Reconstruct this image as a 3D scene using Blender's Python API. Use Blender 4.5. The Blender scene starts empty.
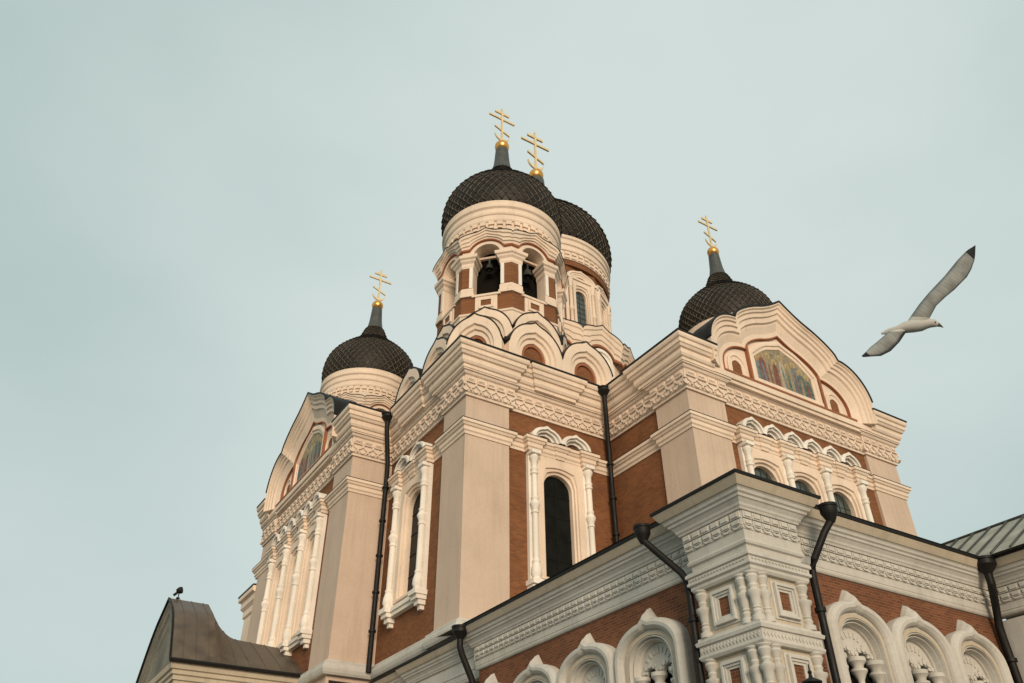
import bpy, bmesh, math, random
from mathutils import Vector, Matrix
random.seed(7)
R = math.radians
PI = math.pi
S = bpy.context.scene
COL = S.collection

# ------------------------------------------------------------------ camera, world, sun, exposure
GZ = -1.6                                   # ground level; eye height is z = 0
cam_d = bpy.data.cameras.new('camera')
cam_d.sensor_width = 36.0
cam_d.lens = 808.5 * 36 / 1024
cam_d.clip_start = 0.1
cam_d.clip_end = 2000
cam = bpy.data.objects.new('camera', cam_d)
COL.objects.link(cam)
_p, _h, _r = R(35.66), R(57.91), R(-0.373)
FW = Vector((math.cos(_h) * math.cos(_p), math.sin(_h) * math.cos(_p), math.sin(_p)))
_rt = FW.cross(Vector((0, 0, 1))).normalized()
_up = _rt.cross(FW)
RT = _rt * math.cos(_r) + _up * math.sin(_r)
UP = -_rt * math.sin(_r) + _up * math.cos(_r)
cam.matrix_world = Matrix((
    (RT.x, UP.x, -FW.x, 0), (RT.y, UP.y, -FW.y, 0), (RT.z, UP.z, -FW.z, 0), (0, 0, 0, 1)))
S.camera = cam

SUN_AZ = math.atan2(-0.92, -0.40)           # direction towards the sun, low behind the viewer's right shoulder
SUN_EL = R(15)
sun_d = bpy.data.lights.new('sun', 'SUN')
sun_d.energy = 2.55
sun_d.angle = R(22)
sun_d.color = (1.0, 0.80, 0.60)
sun = bpy.data.objects.new('sun', sun_d)
COL.objects.link(sun)
sv = Vector((math.cos(SUN_AZ) * math.cos(SUN_EL), math.sin(SUN_AZ) * math.cos(SUN_EL), math.sin(SUN_EL)))
sun.rotation_euler = sv.to_track_quat('Z', 'Y').to_euler()
sun.location = sv * 100

W = bpy.data.worlds.new('World')
S.world = W
W.use_nodes = True
wn, wl = W.node_tree.nodes, W.node_tree.links
wn.clear()
w_out = wn.new('ShaderNodeOutputWorld')
w_bg = wn.new('ShaderNodeBackground')
w_bg.inputs['Strength'].default_value = 0.1
sky = wn.new('ShaderNodeTexSky')
sky.sky_type = 'NISHITA'
sky.sun_disc = False
sky.sun_elevation = SUN_EL
sky.sun_rotation = PI / 2 - SUN_AZ
tc = wn.new('ShaderNodeTexCoord')
# thin high overcast: big soft billows in the world's own directions
mp = wn.new('ShaderNodeMapping')
mp.inputs['Scale'].default_value = (1.0, 1.0, 1.9)
nz = wn.new('ShaderNodeTexNoise')
nz.inputs['Scale'].default_value = 1.15
nz.inputs['Detail'].default_value = 5
nz.inputs['Roughness'].default_value = 0.5
rp = wn.new('ShaderNodeValToRGB')
rp.color_ramp.elements[0].position = 0.32
rp.color_ramp.elements[0].color = (4.75, 5.95, 5.72, 1)
rp.color_ramp.elements[1].position = 0.70
rp.color_ramp.elements[1].color = (6.85, 7.72, 7.42, 1)
mx = wn.new('ShaderNodeMix')
mx.data_type = 'RGBA'
mx.inputs['Factor'].default_value = 0.93
wl.new(tc.outputs['Generated'], mp.inputs['Vector'])
wl.new(mp.outputs['Vector'], nz.inputs['Vector'])
pd = wn.new('ShaderNodeVectorMath'); pd.operation = 'DOT_PRODUCT'
_b = (FW + RT * 0.13 + UP * 0.14).normalized()
pd.inputs[1].default_value = _b
wl.new(tc.outputs['Generated'], pd.inputs[0])
pm = wn.new('ShaderNodeMapRange'); pm.interpolation_type = 'SMOOTHSTEP'
pm.inputs[1].default_value = 0.76; pm.inputs[2].default_value = 1.0; pm.inputs[3].default_value = 0.0; pm.inputs[4].default_value = 0.34
wl.new(pd.outputs['Value'], pm.inputs[0])
pa = wn.new('ShaderNodeMath'); pa.operation = 'MULTIPLY_ADD'; pa.inputs[1].default_value = 0.80
wl.new(nz.outputs['Fac'], pa.inputs[0]); wl.new(pm.outputs[0], pa.inputs[2])
wl.new(pa.outputs[0], rp.inputs['Fac'])
wl.new(sky.outputs['Color'], mx.inputs[6])
wl.new(rp.outputs['Color'], mx.inputs[7])
wl.new(mx.outputs[2], w_bg.inputs['Color'])
wl.new(w_bg.outputs['Background'], w_out.inputs['Surface'])

S.view_settings.view_transform = 'Standard'
S.view_settings.look = 'None'
S.view_settings.exposure = 0.0
S.view_settings.gamma = 1.0
S.view_settings.use_curve_mapping = False
S.render.resolution_x = 1024
S.render.resolution_y = 683

# ------------------------------------------------------------------ materials
def nodes_of(name):
    m = bpy.data.materials.new(name)
    m.use_nodes = True
    nt = m.node_tree
    return m, nt.nodes, nt.links, nt.nodes['Principled BSDF']

def stucco(name, col, var=0.10, rough=0.85, bump=0.25, streak=0.14, stain=(0.45, 0.42, 0.36), scale=1.0, runoff=0.0):
    m, n, l, b = nodes_of(name)
    geo = n.new('ShaderNodeNewGeometry')
    n1 = n.new('ShaderNodeTexNoise'); n1.inputs['Scale'].default_value = 0.55 * scale
    n1.inputs['Detail'].default_value = 6
    n2 = n.new('ShaderNodeTexNoise'); n2.inputs['Scale'].default_value = 9 * scale
    n2.inputs['Detail'].default_value = 4
    mpn = n.new('ShaderNodeMapping'); mpn.inputs['Scale'].default_value = (1.6, 1.6, 0.16)
    n3 = n.new('ShaderNodeTexNoise'); n3.inputs['Scale'].default_value = 1.5
    n3.inputs['Detail'].default_value = 7; n3.inputs['Roughness'].default_value = 0.65
    l.new(geo.outputs['Position'], n1.inputs['Vector'])
    l.new(geo.outputs['Position'], n2.inputs['Vector'])
    l.new(geo.outputs['Position'], mpn.inputs['Vector'])
    l.new(mpn.outputs['Vector'], n3.inputs['Vector'])
    r1 = n.new('ShaderNodeMapRange'); r1.inputs[1].default_value = 0.3; r1.inputs[2].default_value = 0.7
    r1.inputs[3].default_value = 1 - var; r1.inputs[4].default_value = 1 + var * 0.6
    l.new(n1.outputs['Fac'], r1.inputs[0])
    r2 = n.new('ShaderNodeMapRange'); r2.inputs[1].default_value = 0.3; r2.inputs[2].default_value = 0.7
    r2.inputs[3].default_value = 1 - var * 0.5; r2.inputs[4].default_value = 1 + var * 0.4
    l.new(n2.outputs['Fac'], r2.inputs[0])
    mu = n.new('ShaderNodeMath'); mu.operation = 'MULTIPLY'
    l.new(r1.outputs[0], mu.inputs[0]); l.new(r2.outputs[0], mu.inputs[1])
    vm = n.new('ShaderNodeVectorMath'); vm.operation = 'SCALE'
    vm.inputs[0].default_value = col
    l.new(mu.outputs[0], vm.inputs['Scale'])
    r3 = n.new('ShaderNodeMapRange'); r3.inputs[1].default_value = 0.52; r3.inputs[2].default_value = 0.78
    r3.inputs[3].default_value = 0; r3.inputs[4].default_value = streak * 2.2
    l.new(n3.outputs['Fac'], r3.inputs[0])
    mxn = n.new('ShaderNodeMix'); mxn.data_type = 'RGBA'
    mxn.inputs[7].default_value = (col[0] * stain[0], col[1] * stain[1], col[2] * stain[2], 1)
    l.new(r3.outputs[0], mxn.inputs['Factor']); l.new(vm.outputs[0], mxn.inputs[6])
    last = mxn.outputs[2]
    if runoff:
        mp5 = n.new('ShaderNodeMapping'); mp5.inputs['Scale'].default_value = (4.5, 4.5, 0.10)
        n5 = n.new('ShaderNodeTexNoise'); n5.inputs['Scale'].default_value = 1.6; n5.inputs['Detail'].default_value = 8; n5.inputs['Roughness'].default_value = 0.7
        l.new(geo.outputs['Position'], mp5.inputs['Vector']); l.new(mp5.outputs['Vector'], n5.inputs['Vector'])
        r5 = n.new('ShaderNodeMapRange'); r5.inputs[1].default_value = 0.50; r5.inputs[2].default_value = 0.72; r5.inputs[3].default_value = 0.0; r5.inputs[4].default_value = runoff
        l.new(n5.outputs['Fac'], r5.inputs[0])
        sp5 = n.new('ShaderNodeSeparateXYZ'); l.new(geo.outputs['Position'], sp5.inputs[0])
        z5 = n.new('ShaderNodeMapRange'); z5.inputs[1].default_value = 12.5; z5.inputs[2].default_value = 18.6; z5.inputs[3].default_value = 0.15; z5.inputs[4].default_value = 1.0
        l.new(sp5.outputs['Z'], z5.inputs[0])
        mm5 = n.new('ShaderNodeMath'); mm5.operation = 'MULTIPLY'; l.new(r5.outputs[0], mm5.inputs[0]); l.new(z5.outputs[0], mm5.inputs[1])
        mx5 = n.new('ShaderNodeMix'); mx5.data_type = 'RGBA'; mx5.inputs[7].default_value = (col[0] * 0.52, col[1] * 0.50, col[2] * 0.46, 1)
        l.new(mm5.outputs[0], mx5.inputs['Factor']); l.new(last, mx5.inputs[6]); last = mx5.outputs[2]
    l.new(last, b.inputs['Base Color'])
    b.inputs['Roughness'].default_value = rough
    b.inputs['Specular IOR Level'].default_value = 0.25
    bp = n.new('ShaderNodeBump'); bp.inputs['Strength'].default_value = bump; bp.inputs['Distance'].default_value = 0.02
    n4 = n.new('ShaderNodeTexNoise'); n4.inputs['Scale'].default_value = 14; n4.inputs['Detail'].default_value = 6
    l.new(geo.outputs['Position'], n4.inputs['Vector'])
    l.new(n4.outputs['Fac'], bp.inputs['Height'])
    l.new(bp.outputs['Normal'], b.inputs['Normal'])
    return m

def brick(name, c1, c2, mortar):
    m, n, l, b = nodes_of(name)
    geo = n.new('ShaderNodeNewGeometry')
    sp = n.new('ShaderNodeSeparateXYZ'); l.new(geo.outputs['Position'], sp.inputs[0])
    ad = n.new('ShaderNodeMath'); ad.operation = 'ADD'
    l.new(sp.outputs['X'], ad.inputs[0]); l.new(sp.outputs['Y'], ad.inputs[1])
    cb = n.new('ShaderNodeCombineXYZ'); l.new(ad.outputs[0], cb.inputs['X']); l.new(sp.outputs['Z'], cb.inputs['Y'])
    bt = n.new('ShaderNodeTexBrick')
    bt.inputs['Scale'].default_value = 1.0
    bt.inputs['Brick Width'].default_value = 0.27
    bt.inputs['Row Height'].default_value = 0.083
    bt.inputs['Mortar Size'].default_value = 0.010
    bt.inputs['Mortar Smooth'].default_value = 0.3
    bt.inputs['Color1'].default_value = (*c1, 1)
    bt.inputs['Color2'].default_value = (*c2, 1)
    bt.inputs['Mortar'].default_value = (*mortar, 1)
    l.new(cb.outputs[0], bt.inputs['Vector'])
    nz = n.new('ShaderNodeTexNoise'); nz.inputs['Scale'].default_value = 0.8; nz.inputs['Detail'].default_value = 7
    l.new(geo.outputs['Position'], nz.inputs['Vector'])
    mr = n.new('ShaderNodeMapRange'); mr.inputs[1].default_value = 0.3; mr.inputs[2].default_value = 0.7
    mr.inputs[3].default_value = 0.85; mr.inputs[4].default_value = 1.10
    l.new(nz.outputs['Fac'], mr.inputs[0])
    vm = n.new('ShaderNodeVectorMath'); vm.operation = 'SCALE'
    l.new(bt.outputs['Color'], vm.inputs[0]); l.new(mr.outputs[0], vm.inputs['Scale'])
    l.new(vm.outputs[0], b.inputs['Base Color'])
    b.inputs['Roughness'].default_value = 0.9
    b.inputs['Specular IOR Level'].default_value = 0.2
    bp = n.new('ShaderNodeBump'); bp.inputs['Strength'].default_value = 0.5; bp.inputs['Distance'].default_value = 0.01
    bp.invert = True
    l.new(bt.outputs['Fac'], bp.inputs['Height']); l.new(bp.outputs['Normal'], b.inputs['Normal'])
    return m

def metal(name, col, rough=0.5, metallic=0.0, var=0.25, scale=2.0, spec=0.5, seams=None, bump=0.15):
    m, n, l, b = nodes_of(name)
    geo = n.new('ShaderNodeNewGeometry')
    nz = n.new('ShaderNodeTexNoise'); nz.inputs['Scale'].default_value = scale; nz.inputs['Detail'].default_value = 6
    l.new(geo.outputs['Position'], nz.inputs['Vector'])
    mr = n.new('ShaderNodeMapRange'); mr.inputs[1].default_value = 0.3; mr.inputs[2].default_value = 0.7
    mr.inputs[3].default_value = 1 - var; mr.inputs[4].default_value = 1 + var
    l.new(nz.outputs['Fac'], mr.inputs[0])
    vm = n.new('ShaderNodeVectorMath'); vm.operation = 'SCALE'; vm.inputs[0].default_value = col
    l.new(mr.outputs[0], vm.inputs['Scale'])
    l.new(vm.outputs[0], b.inputs['Base Color'])
    b.inputs['Metallic'].default_value = metallic
    r2 = n.new('ShaderNodeMapRange'); r2.inputs[1].default_value = 0.3; r2.inputs[2].default_value = 0.7
    r2.inputs[3].default_value = rough * 0.8; r2.inputs[4].default_value = min(1, rough * 1.25)
    l.new(nz.outputs['Fac'], r2.inputs[0]); l.new(r2.outputs[0], b.inputs['Roughness'])
    b.inputs['Specular IOR Level'].default_value = spec
    bp = n.new('ShaderNodeBump'); bp.inputs['Strength'].default_value = bump; bp.inputs['Distance'].default_value = 0.02
    l.new(nz.outputs['Fac'], bp.inputs['Height']); l.new(bp.outputs['Normal'], b.inputs['Normal'])
    return m

M = {}
M['cream'] = stucco('cream_stucco', (0.82, 0.655, 0.515), streak=0.12)
M['cream_flat'] = stucco('beige_pilaster_plaster', (0.615, 0.470, 0.365), var=0.08, streak=0.12, runoff=0.30)
M['frieze'] = stucco('carved_frieze_plaster', (0.78, 0.63, 0.505), streak=0.18)
M['white'] = stucco('white_trim_plaster', (0.86, 0.79, 0.70), streak=0.12)
M['gwhite'] = stucco('weathered_shade_toned_gallery_white', (0.575, 0.545, 0.49), var=0.10, streak=0.20)  # dirtier white, with the gallery's shade also mixed into the colour
M['gcream'] = stucco('weathered_shade_toned_gallery_cream', (0.54, 0.46, 0.35), var=0.10, streak=0.18)  # dirtier cream, likewise darkened to carry the gallery's shade
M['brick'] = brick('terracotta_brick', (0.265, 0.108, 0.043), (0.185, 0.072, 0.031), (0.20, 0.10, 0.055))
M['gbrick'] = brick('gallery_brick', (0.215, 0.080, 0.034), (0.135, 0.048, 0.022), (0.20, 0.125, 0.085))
M['red'] = stucco('terracotta_trim_line', (0.33, 0.13, 0.065), streak=0.1)
M['dark'] = metal('black_painted_metal', (0.010, 0.009, 0.008), rough=0.55, spec=0.25)
M['roofgreen'] = metal('grey_green_sheet_roof', (0.16, 0.175, 0.155), rough=0.55, scale=1.2)
M['roofdark'] = metal('dark_sheet_roof', (0.045, 0.045, 0.040), rough=0.5, scale=1.2)
M['roofpale'] = metal('pale_weathered_sheet_roof', (0.34, 0.335, 0.28), rough=0.65, scale=1.5, spec=0.3)
M['gable_face'] = stucco('weathered_grey_porch_gable', (0.20, 0.19, 0.155), var=0.3, streak=0.3)
M['copper'] = metal('brown_sheet_copper', (0.105, 0.078, 0.055), rough=0.5, var=0.3, scale=1.6)
M['scale'] = metal('dark_dome_scales', (0.017, 0.013, 0.0095), rough=0.55, var=0.6, scale=4, spec=0.3)
M['scale_rim'] = metal('painted_rim_highlight', (0.100, 0.083, 0.060), rough=0.5, var=0.6, scale=5, spec=0.35)  # lighter rim colour paints in the light the scale edges catch
M['neck'] = metal('grey_neck_metal', (0.060, 0.064, 0.056), rough=0.5, scale=3)
M['gold'] = metal('gold_leaf', (0.98, 0.72, 0.40), rough=0.38, metallic=0.55, var=0.08, scale=4, bump=0.03)
M['goldball'] = metal('old_gold_leaf', (0.80, 0.40, 0.11), rough=0.3, metallic=0.8, var=0.12, scale=4, bump=0.03)
M['inner'] = stucco('dim_belfry_inner_plaster', (0.30, 0.25, 0.19))
M['bell'] = metal('grey_bronze', (0.055, 0.056, 0.046), rough=0.5, metallic=0.4, scale=4)
M['glass'] = metal('dark_window_glass', (0.008, 0.009, 0.008), rough=0.35, spec=0.12, var=0.3, bump=0.0)
M['sash'] = metal('dark_window_bars', (0.010, 0.010, 0.009), rough=0.6, spec=0.15)
M['pane2'] = metal('greenish_leaded_glass', (0.05, 0.065, 0.06), rough=0.14, spec=0.9, var=0.3, bump=0.04)
M['came'] = metal('lead_cames', (0.03, 0.032, 0.03), rough=0.6)
M['ground'] = stucco('stone_paving', (0.17, 0.16, 0.145), var=0.25)
M['belfry_black'] = metal('belfry_shade_black', (0.010, 0.008, 0.006), rough=0.9, spec=0.1)  # near-black colour that paints the shade inside the belfries

# ------------------------------------------------------------------ mesh helpers
class Frame:
    """wall frame: s along the wall, d outwards, z up"""
    def __init__(self, ox, oy, ang):
        self.o = (ox, oy)
        self.n = (math.cos(ang), math.sin(ang))
        self.t = (-math.sin(ang), math.cos(ang))
    def __call__(self, s, d, z):
        return (self.o[0] + s * self.t[0] + d * self.n[0], self.o[1] + s * self.t[1] + d * self.n[1], z)

def FRONT(x, y):           # right-hand faces: outwards -Y, s = +X
    f = Frame(x, y, -PI / 2)
    return f
def LEFT(x, y):            # left-hand faces: outwards -X, s = -Y
    return Frame(x, y, PI)

class MB:
    def __init__(self):
        self.v = []; self.f = []; self.sm = []
    def add(self, vs, fs, smooth=False):
        o = len(self.v)
        self.v.extend(vs)
        for q in fs:
            self.f.append([i + o for i in q]); self.sm.append(smooth)
    def box(self, F, s0, s1, d0, d1, z0, z1):
        p = [F(s, d, z) for z in (z0, z1) for d in (d0, d1) for s in (s0, s1)]
        self.add(p, [(0, 1, 3, 2), (4, 6, 7, 5), (0, 4, 5, 1), (2, 3, 7, 6), (0, 2, 6, 4), (1, 5, 7, 3)])
    def prism(self, F, pts, d0, d1, smooth=False):
        n = len(pts)
        a = [F(s, d0, z) for s, z in pts]; b = [F(s, d1, z) for s, z in pts]
        self.add(a + b, [tuple(range(n)), tuple(range(2 * n - 1, n - 1, -1))])
        self.add(a + b, [(i, (i + 1) % n, n + (i + 1) % n, n + i) for i in range(n)], smooth)
    def loft(self, curves, smooth=False, close_u=False, close_v=False):
        m = len(curves); n = len(curves[0])
        vs = [p for c in curves for p in c]
        fs = []
        for i in range(m if close_v else m - 1):
            for j in range(n if close_u else n - 1):
                a = i * n + j; b = i * n + (j + 1) % n
                i2 = (i + 1) % m
                fs.append((a, b, i2 * n + (j + 1) % n, i2 * n + j))
        self.add(vs, fs, smooth)
    def lathe(self, cx, cy, prof, seg=24, smooth=True, a0=0.0, cap=True):
        curves = []
        for r, z in prof:
            curves.append([(cx + r * math.cos(a0 + 2 * PI * k / seg), cy + r * math.sin(a0 + 2 * PI * k / seg), z) for k in range(seg)])
        self.loft(curves, smooth, close_u=True)
        if cap:
            for c in (curves[0], curves[-1]):
                self.add(c, [tuple(range(seg))])
    def tube(self, pts, r, seg=10, smooth=True):
        pts = [Vector(p) for p in pts]
        curves = []
        for i, p in enumerate(pts):
            d = (pts[min(i + 1, len(pts) - 1)] - pts[max(i - 1, 0)]).normalized()
            ref = Vector((0, 0, 1)) if abs(d.z) < 0.9 else Vector((1, 0, 0))
            x = d.cross(ref).normalized(); y = d.cross(x)
            curves.append([tuple(p + x * (r * math.cos(2 * PI * k / seg)) + y * (r * math.sin(2 * PI * k / seg))) for k in range(seg)])
        self.loft(curves, smooth, close_u=True)
        self.add(curves[0], [tuple(range(seg))]); self.add(curves[-1], [tuple(range(seg))])
    def sweep(self, path, prof, closed=False):
        """profile (d, z) swept along a plan path, outside on the right of the direction of travel, mitred"""
        n = len(path); offs = []
        def nrm(a, b):
            dx, dy = b[0] - a[0], b[1] - a[1]; L = math.hypot(dx, dy)
            return (dy / L, -dx / L)
        for i in range(n):
            ns = []
            if i > 0 or closed: ns.append(nrm(path[i - 1], path[i]))
            if i < n - 1 or closed: ns.append(nrm(path[i], path[(i + 1) % n]))
            if len(ns) == 1: offs.append(ns[0])
            else:
                k = 1 + ns[0][0] * ns[1][0] + ns[0][1] * ns[1][1]
                offs.append(((ns[0][0] + ns[1][0]) / k, (ns[0][1] + ns[1][1]) / k))
        curves = [[(p[0] + o[0] * d, p[1] + o[1] * d, z) for d, z in prof] for p, o in zip(path, offs)]
        self.loft(curves, close_v=closed)
        if not closed:
            self.add(curves[0], [tuple(range(len(prof)))]); self.add(curves[-1], [tuple(range(len(prof)))])
    def build(self, name, mat, parent=None, bevel=0):
        me = bpy.data.meshes.new(name)
        me.from_pydata(self.v, [], self.f)
        mats = mat if isinstance(mat, (list, tuple)) else [mat]
        for mm in mats: me.materials.append(mm)
        for p, s in zip(me.polygons, self.sm): p.use_smooth = s
        bm = bmesh.new(); bm.from_mesh(me)
        bmesh.ops.remove_doubles(bm, verts=bm.verts, dist=1e-5)
        bmesh.ops.recalc_face_normals(bm, faces=bm.faces)
        for e in bm.edges:
            if len(e.link_faces) == 2 and e.calc_face_angle(0) > 0.6: e.smooth = False
        bm.to_mesh(me); bm.free()
        o = bpy.data.objects.new(name, me)
        COL.objects.link(o)
        if parent is not None: adopt(o, parent)
        return o

def base_of(o):
    v = Vector((0, 0, 0))
    while o is not None:
        v += o.location; o = o.parent
    return v
def adopt(o, parent):
    o.parent = parent
    o.matrix_parent_inverse = Matrix.Translation(-WORLD_LOC[parent.name]) if parent.name in WORLD_LOC else Matrix.Identity(4)
WORLD_LOC = {}
def thing(name, label, cat, loc, group=None):
    o = bpy.data.objects.new(name, None)
    COL.objects.link(o)
    o.location = loc; o.empty_display_size = 0.5
    WORLD_LOC[o.name] = Vector(loc)
    o['label'] = label; o['category'] = cat
    if group: o['group'] = group
    return o
def tag(o, label, cat, group=None):
    o['label'] = label; o['category'] = cat
    if group: o['group'] = group

# ------------------------------------------------------------------ ground
g = MB()
g.add([(-900, -900, GZ), (900, -900, GZ), (900, 900, GZ), (-900, 900, GZ)], [(0, 1, 2, 3)])
go = g.build('ground', M['ground'])
go['kind'] = 'structure'

# ------------------------------------------------------------------ the cathedral
CH = thing('cathedral', 'cream and brick orthodox cathedral with dark scaled onion domes and gold crosses', 'cathedral', (30.5, 44.1, GZ))

# ---- masonry: brick walls with rectangular holes where the windows sit
def wall_panel(mb, F, s0, s1, z0, z1, holes=()):
    """flat wall at d=0 with rectangular holes (s0,s1,z0,z1), all in one row"""
    xs = s0
    for a, b, c, d in sorted(holes):
        mb.add([F(xs, 0, z0), F(a, 0, z0), F(a, 0, z1), F(xs, 0, z1)], [(0, 1, 2, 3)])
        mb.add([F(a, 0, z0), F(b, 0, z0), F(b, 0, c), F(a, 0, c)], [(0, 1, 2, 3)])
        mb.add([F(a, 0, d), F(b, 0, d), F(b, 0, z1), F(a, 0, z1)], [(0, 1, 2, 3)])
        xs = b
    mb.add([F(xs, 0, z0), F(s1, 0, z0), F(s1, 0, z1), F(xs, 0, z1)], [(0, 1, 2, 3)])

WZ0, WZ1 = GZ, 22.6
mw = MB()
XL, YL = 13.73, 38.24        # left arm, recessed brick planes
XM, YM = 15.95, 29.55        # front corner block
XR, YR = 24.68, 23.54        # right arm
WIN_S, ARM_S = 21.15, 31.9
WIN_L, ARM_L = 34.75, 45.85
HOLE = 0.98
wz = (12.35, 18.4)
wall_panel(mw, LEFT(XL, 0), -53.6, -YL, WZ0, WZ1, [(-ARM_L + k * 2.76 - HOLE, -ARM_L + k * 2.76 + HOLE, *wz) for k in (-1, 0, 1)])
wall_panel(mw, FRONT(0, YL), XL, XM, WZ0, WZ1)
wall_panel(mw, LEFT(XM, 0), -YL, -YM, WZ0, WZ1, [(-WIN_L - HOLE, -WIN_L + HOLE, *wz)])
wall_panel(mw, FRONT(0, YM), XM, XR, WZ0, WZ1, [(WIN_S - HOLE, WIN_S + HOLE, *wz)])
wall_panel(mw, LEFT(XR, 0), -YM, -YR, WZ0, WZ1)
wall_panel(mw, FRONT(0, YR), XR, 39.93, WZ0, WZ1, [(ARM_S + k * 2.76 - HOLE, ARM_S + k * 2.76 + HOLE, *wz) for k in (-1, 0, 1)])
back = [(39.93, YR), (39.93, YM), (45.5, YM), (45.5, 58.4), (15.95, 58.4), (15.95, 53.6), (XL, 53.6)]
for a, b in zip(back, back[1:]):
    mw.add([(*a, WZ0), (*b, WZ0), (*b, WZ1), (*a, WZ1)], [(0, 1, 2, 3)])
mw.build('brick_wall', M['brick'], CH)

# flat pilasters of smooth beige plaster on the corners
PZ0, PZ1 = GZ, 20.9
def pilaster(path, thick=0.35):
    mb = MB()
    mb.sweep(path, [(-thick, PZ0), (0, PZ0), (0, PZ1), (-thick, PZ1)])
    return mb.build('corner_pilaster', M['cream_flat'], CH)
pilaster([(13.58, 53.6), (13.58, 51.0)])
pilaster([(13.58, 40.75), (13.58, 38.09), (15.93, 38.09)])
pilaster([(15.8, 31.65), (15.8, 29.4), (18.23, 29.4)])
pilaster([(24.53, 25.66), (24.53, 23.39), (27.0, 23.39)])
pilaster([(37.55, 23.39), (40.08, 23.39), (40.08, 29.4)])

# ---- entablature: sweeps along the whole outline (pilasters step forward)
def outline(step):
    o = 0.15 - step
    return [(13.58, 53.6), (13.58, 51.0), (13.58 + step, 51.0), (13.58 + step, 40.75), (13.58, 40.75), (13.58, 38.09),
            (15.95, 38.09), (15.95, 31.65), (15.8, 31.65), (15.8, 29.4), (18.33, 29.4), (18.33, 29.4 + step),
            (24.68, 29.4 + step), (24.68, 25.66), (24.53, 25.66), (24.53, 23.39), (27.0, 23.39), (27.0, 23.39 + step),
            (37.55, 23.39 + step), (37.55, 23.39), (40.08, 23.39), (40.08, 29.4), (45.5, 29.4), (45.5, 58.4)]
OUT = outline(0.15)
# lower part: carved frieze backing, goes round everything
fr = MB()
fr.sweep(OUT, [(-0.3, 20.72), (0.10, 20.72), (0.10, 20.84), (0.16, 20.88), (0.16, 21.78), (0.26, 21.84), (0.30, 21.95), (0.38, 21.98), (0.38, 22.06), (-0.3, 22.06)])
frieze = fr.build('frieze', M['frieze'], CH)
# carved ornament on the frieze: notched blocks over scalloped drops
def ornament(mb, F, s0, s1, z, pitch, k=1.0, d=0.16, grid=False):
    n = max(1, int(round((s1 - s0) / pitch)))
    p = (s1 - s0) / n
    def scallop(c, w, zc, drop, hole, th):
        an = [PI + PI * t / 8 for t in range(9)]
        o = [(c + w * math.cos(a), zc + drop * math.sin(a)) for a in an]
        i = [(c + w * hole * math.cos(a), zc - 0.02 + drop * hole * math.sin(a)) for a in an]
        mb.loft([[F(s, d - 0.04, q) for s, q in o], [F(s, d + th, q) for s, q in o], [F(s, d + th, q) for s, q in i], [F(s, d - 0.04, q) for s, q in i]])
    for i in range(n):
        c = s0 + (i + 0.5) * p
        if grid:
            # two courses of little cushions with a scalloped hem
            for j, (za, zb, dd) in enumerate(((0.60, 0.86, 0.09), (0.33, 0.56, 0.06))):
                w = p * 0.455
                mb.prism(F, [(c - w, z + za * k), (c + w, z + za * k), (c + w, z + zb * k), (c - w, z + zb * k)], d - 0.05, d + dd * k)
                mb.prism(F, [(c - w * 0.72, z + (za + 0.05) * k), (c + w * 0.72, z + (za + 0.05) * k), (c + w * 0.72, z + (zb - 0.05) * k), (c - w * 0.72, z + (zb - 0.05) * k)], d, d + (dd + 0.045) * k)
            scallop(c, p * 0.40, z + 0.32 * k, 0.12 * k, 0.2, 0.06 * k)
            continue
        # bracket blocks, hooked supports and a lacy scalloped hem
        mb.box(F, c - p * 0.36, c + p * 0.36, d - 0.05, d + 0.086 * k, z + 0.66 * k, z + 0.90 * k)
        mb.box(F, c - p * 0.26, c + p * 0.26, d, d + 0.125 * k, z + 0.71 * k, z + 0.85 * k)
        mb.box(F, c - p * 0.47, c + p * 0.47, d - 0.05, d + 0.112 * k, z + 0.54 * k, z + 0.61 * k)
        mb.box(F, c + p * 0.40, c + p * 0.60, d - 0.05, d + 0.099 * k, z + 0.38 * k, z + 0.54 * k)
        scallop(c, p * 0.44, z + 0.42 * k, 0.20 * k, 0.42, 0.10 * k)
        scallop(c - p * 0.5, p * 0.30, z + 0.22 * k, 0.20 * k, 0.36, 0.075 * k)
        mb.box(F, c - p * 0.07, c + p * 0.07, d - 0.05, d + 0.112 * k, z + 0.08 * k, z + 0.26 * k)
def ornament_run(path, z, pitch, k, d, name, mat, grid=False):
    """one ornament strip per straight stretch, running out to the corners"""
    def cr(a, b, c): return (b[0] - a[0]) * (c[1] - b[1]) - (b[1] - a[1]) * (c[0] - b[0])
    n = len(path)
    for i in range(n - 1):
        a, b = path[i], path[i + 1]
        dx, dy = b[0] - a[0], b[1] - a[1]; L = math.hypot(dx, dy)
        if L < 0.3: continue
        e0 = 0.0 if i == 0 else (d if cr(path[i - 1], a, b) > 0 else -d)
        e1 = 0.0 if i == n - 2 else (d if cr(a, b, path[i + 2]) > 0 else -d)
        F = Frame(a[0], a[1], math.atan2(-dx / L, dy / L))
        mb = MB()
        if F.t[0] * dx / L + F.t[1] * dy / L > 0: ornament(mb, F, -e0, L + e1, z, pitch, k, d, grid)
        else: ornament(mb, F, -L - e1, e0, z, pitch, k, d, grid)
        mb.build(name, mat, CH)
ornament_run(OUT[:22], 20.84, 0.62, 1.0, 0.14, 'frieze_ornament', M['frieze'])

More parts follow.
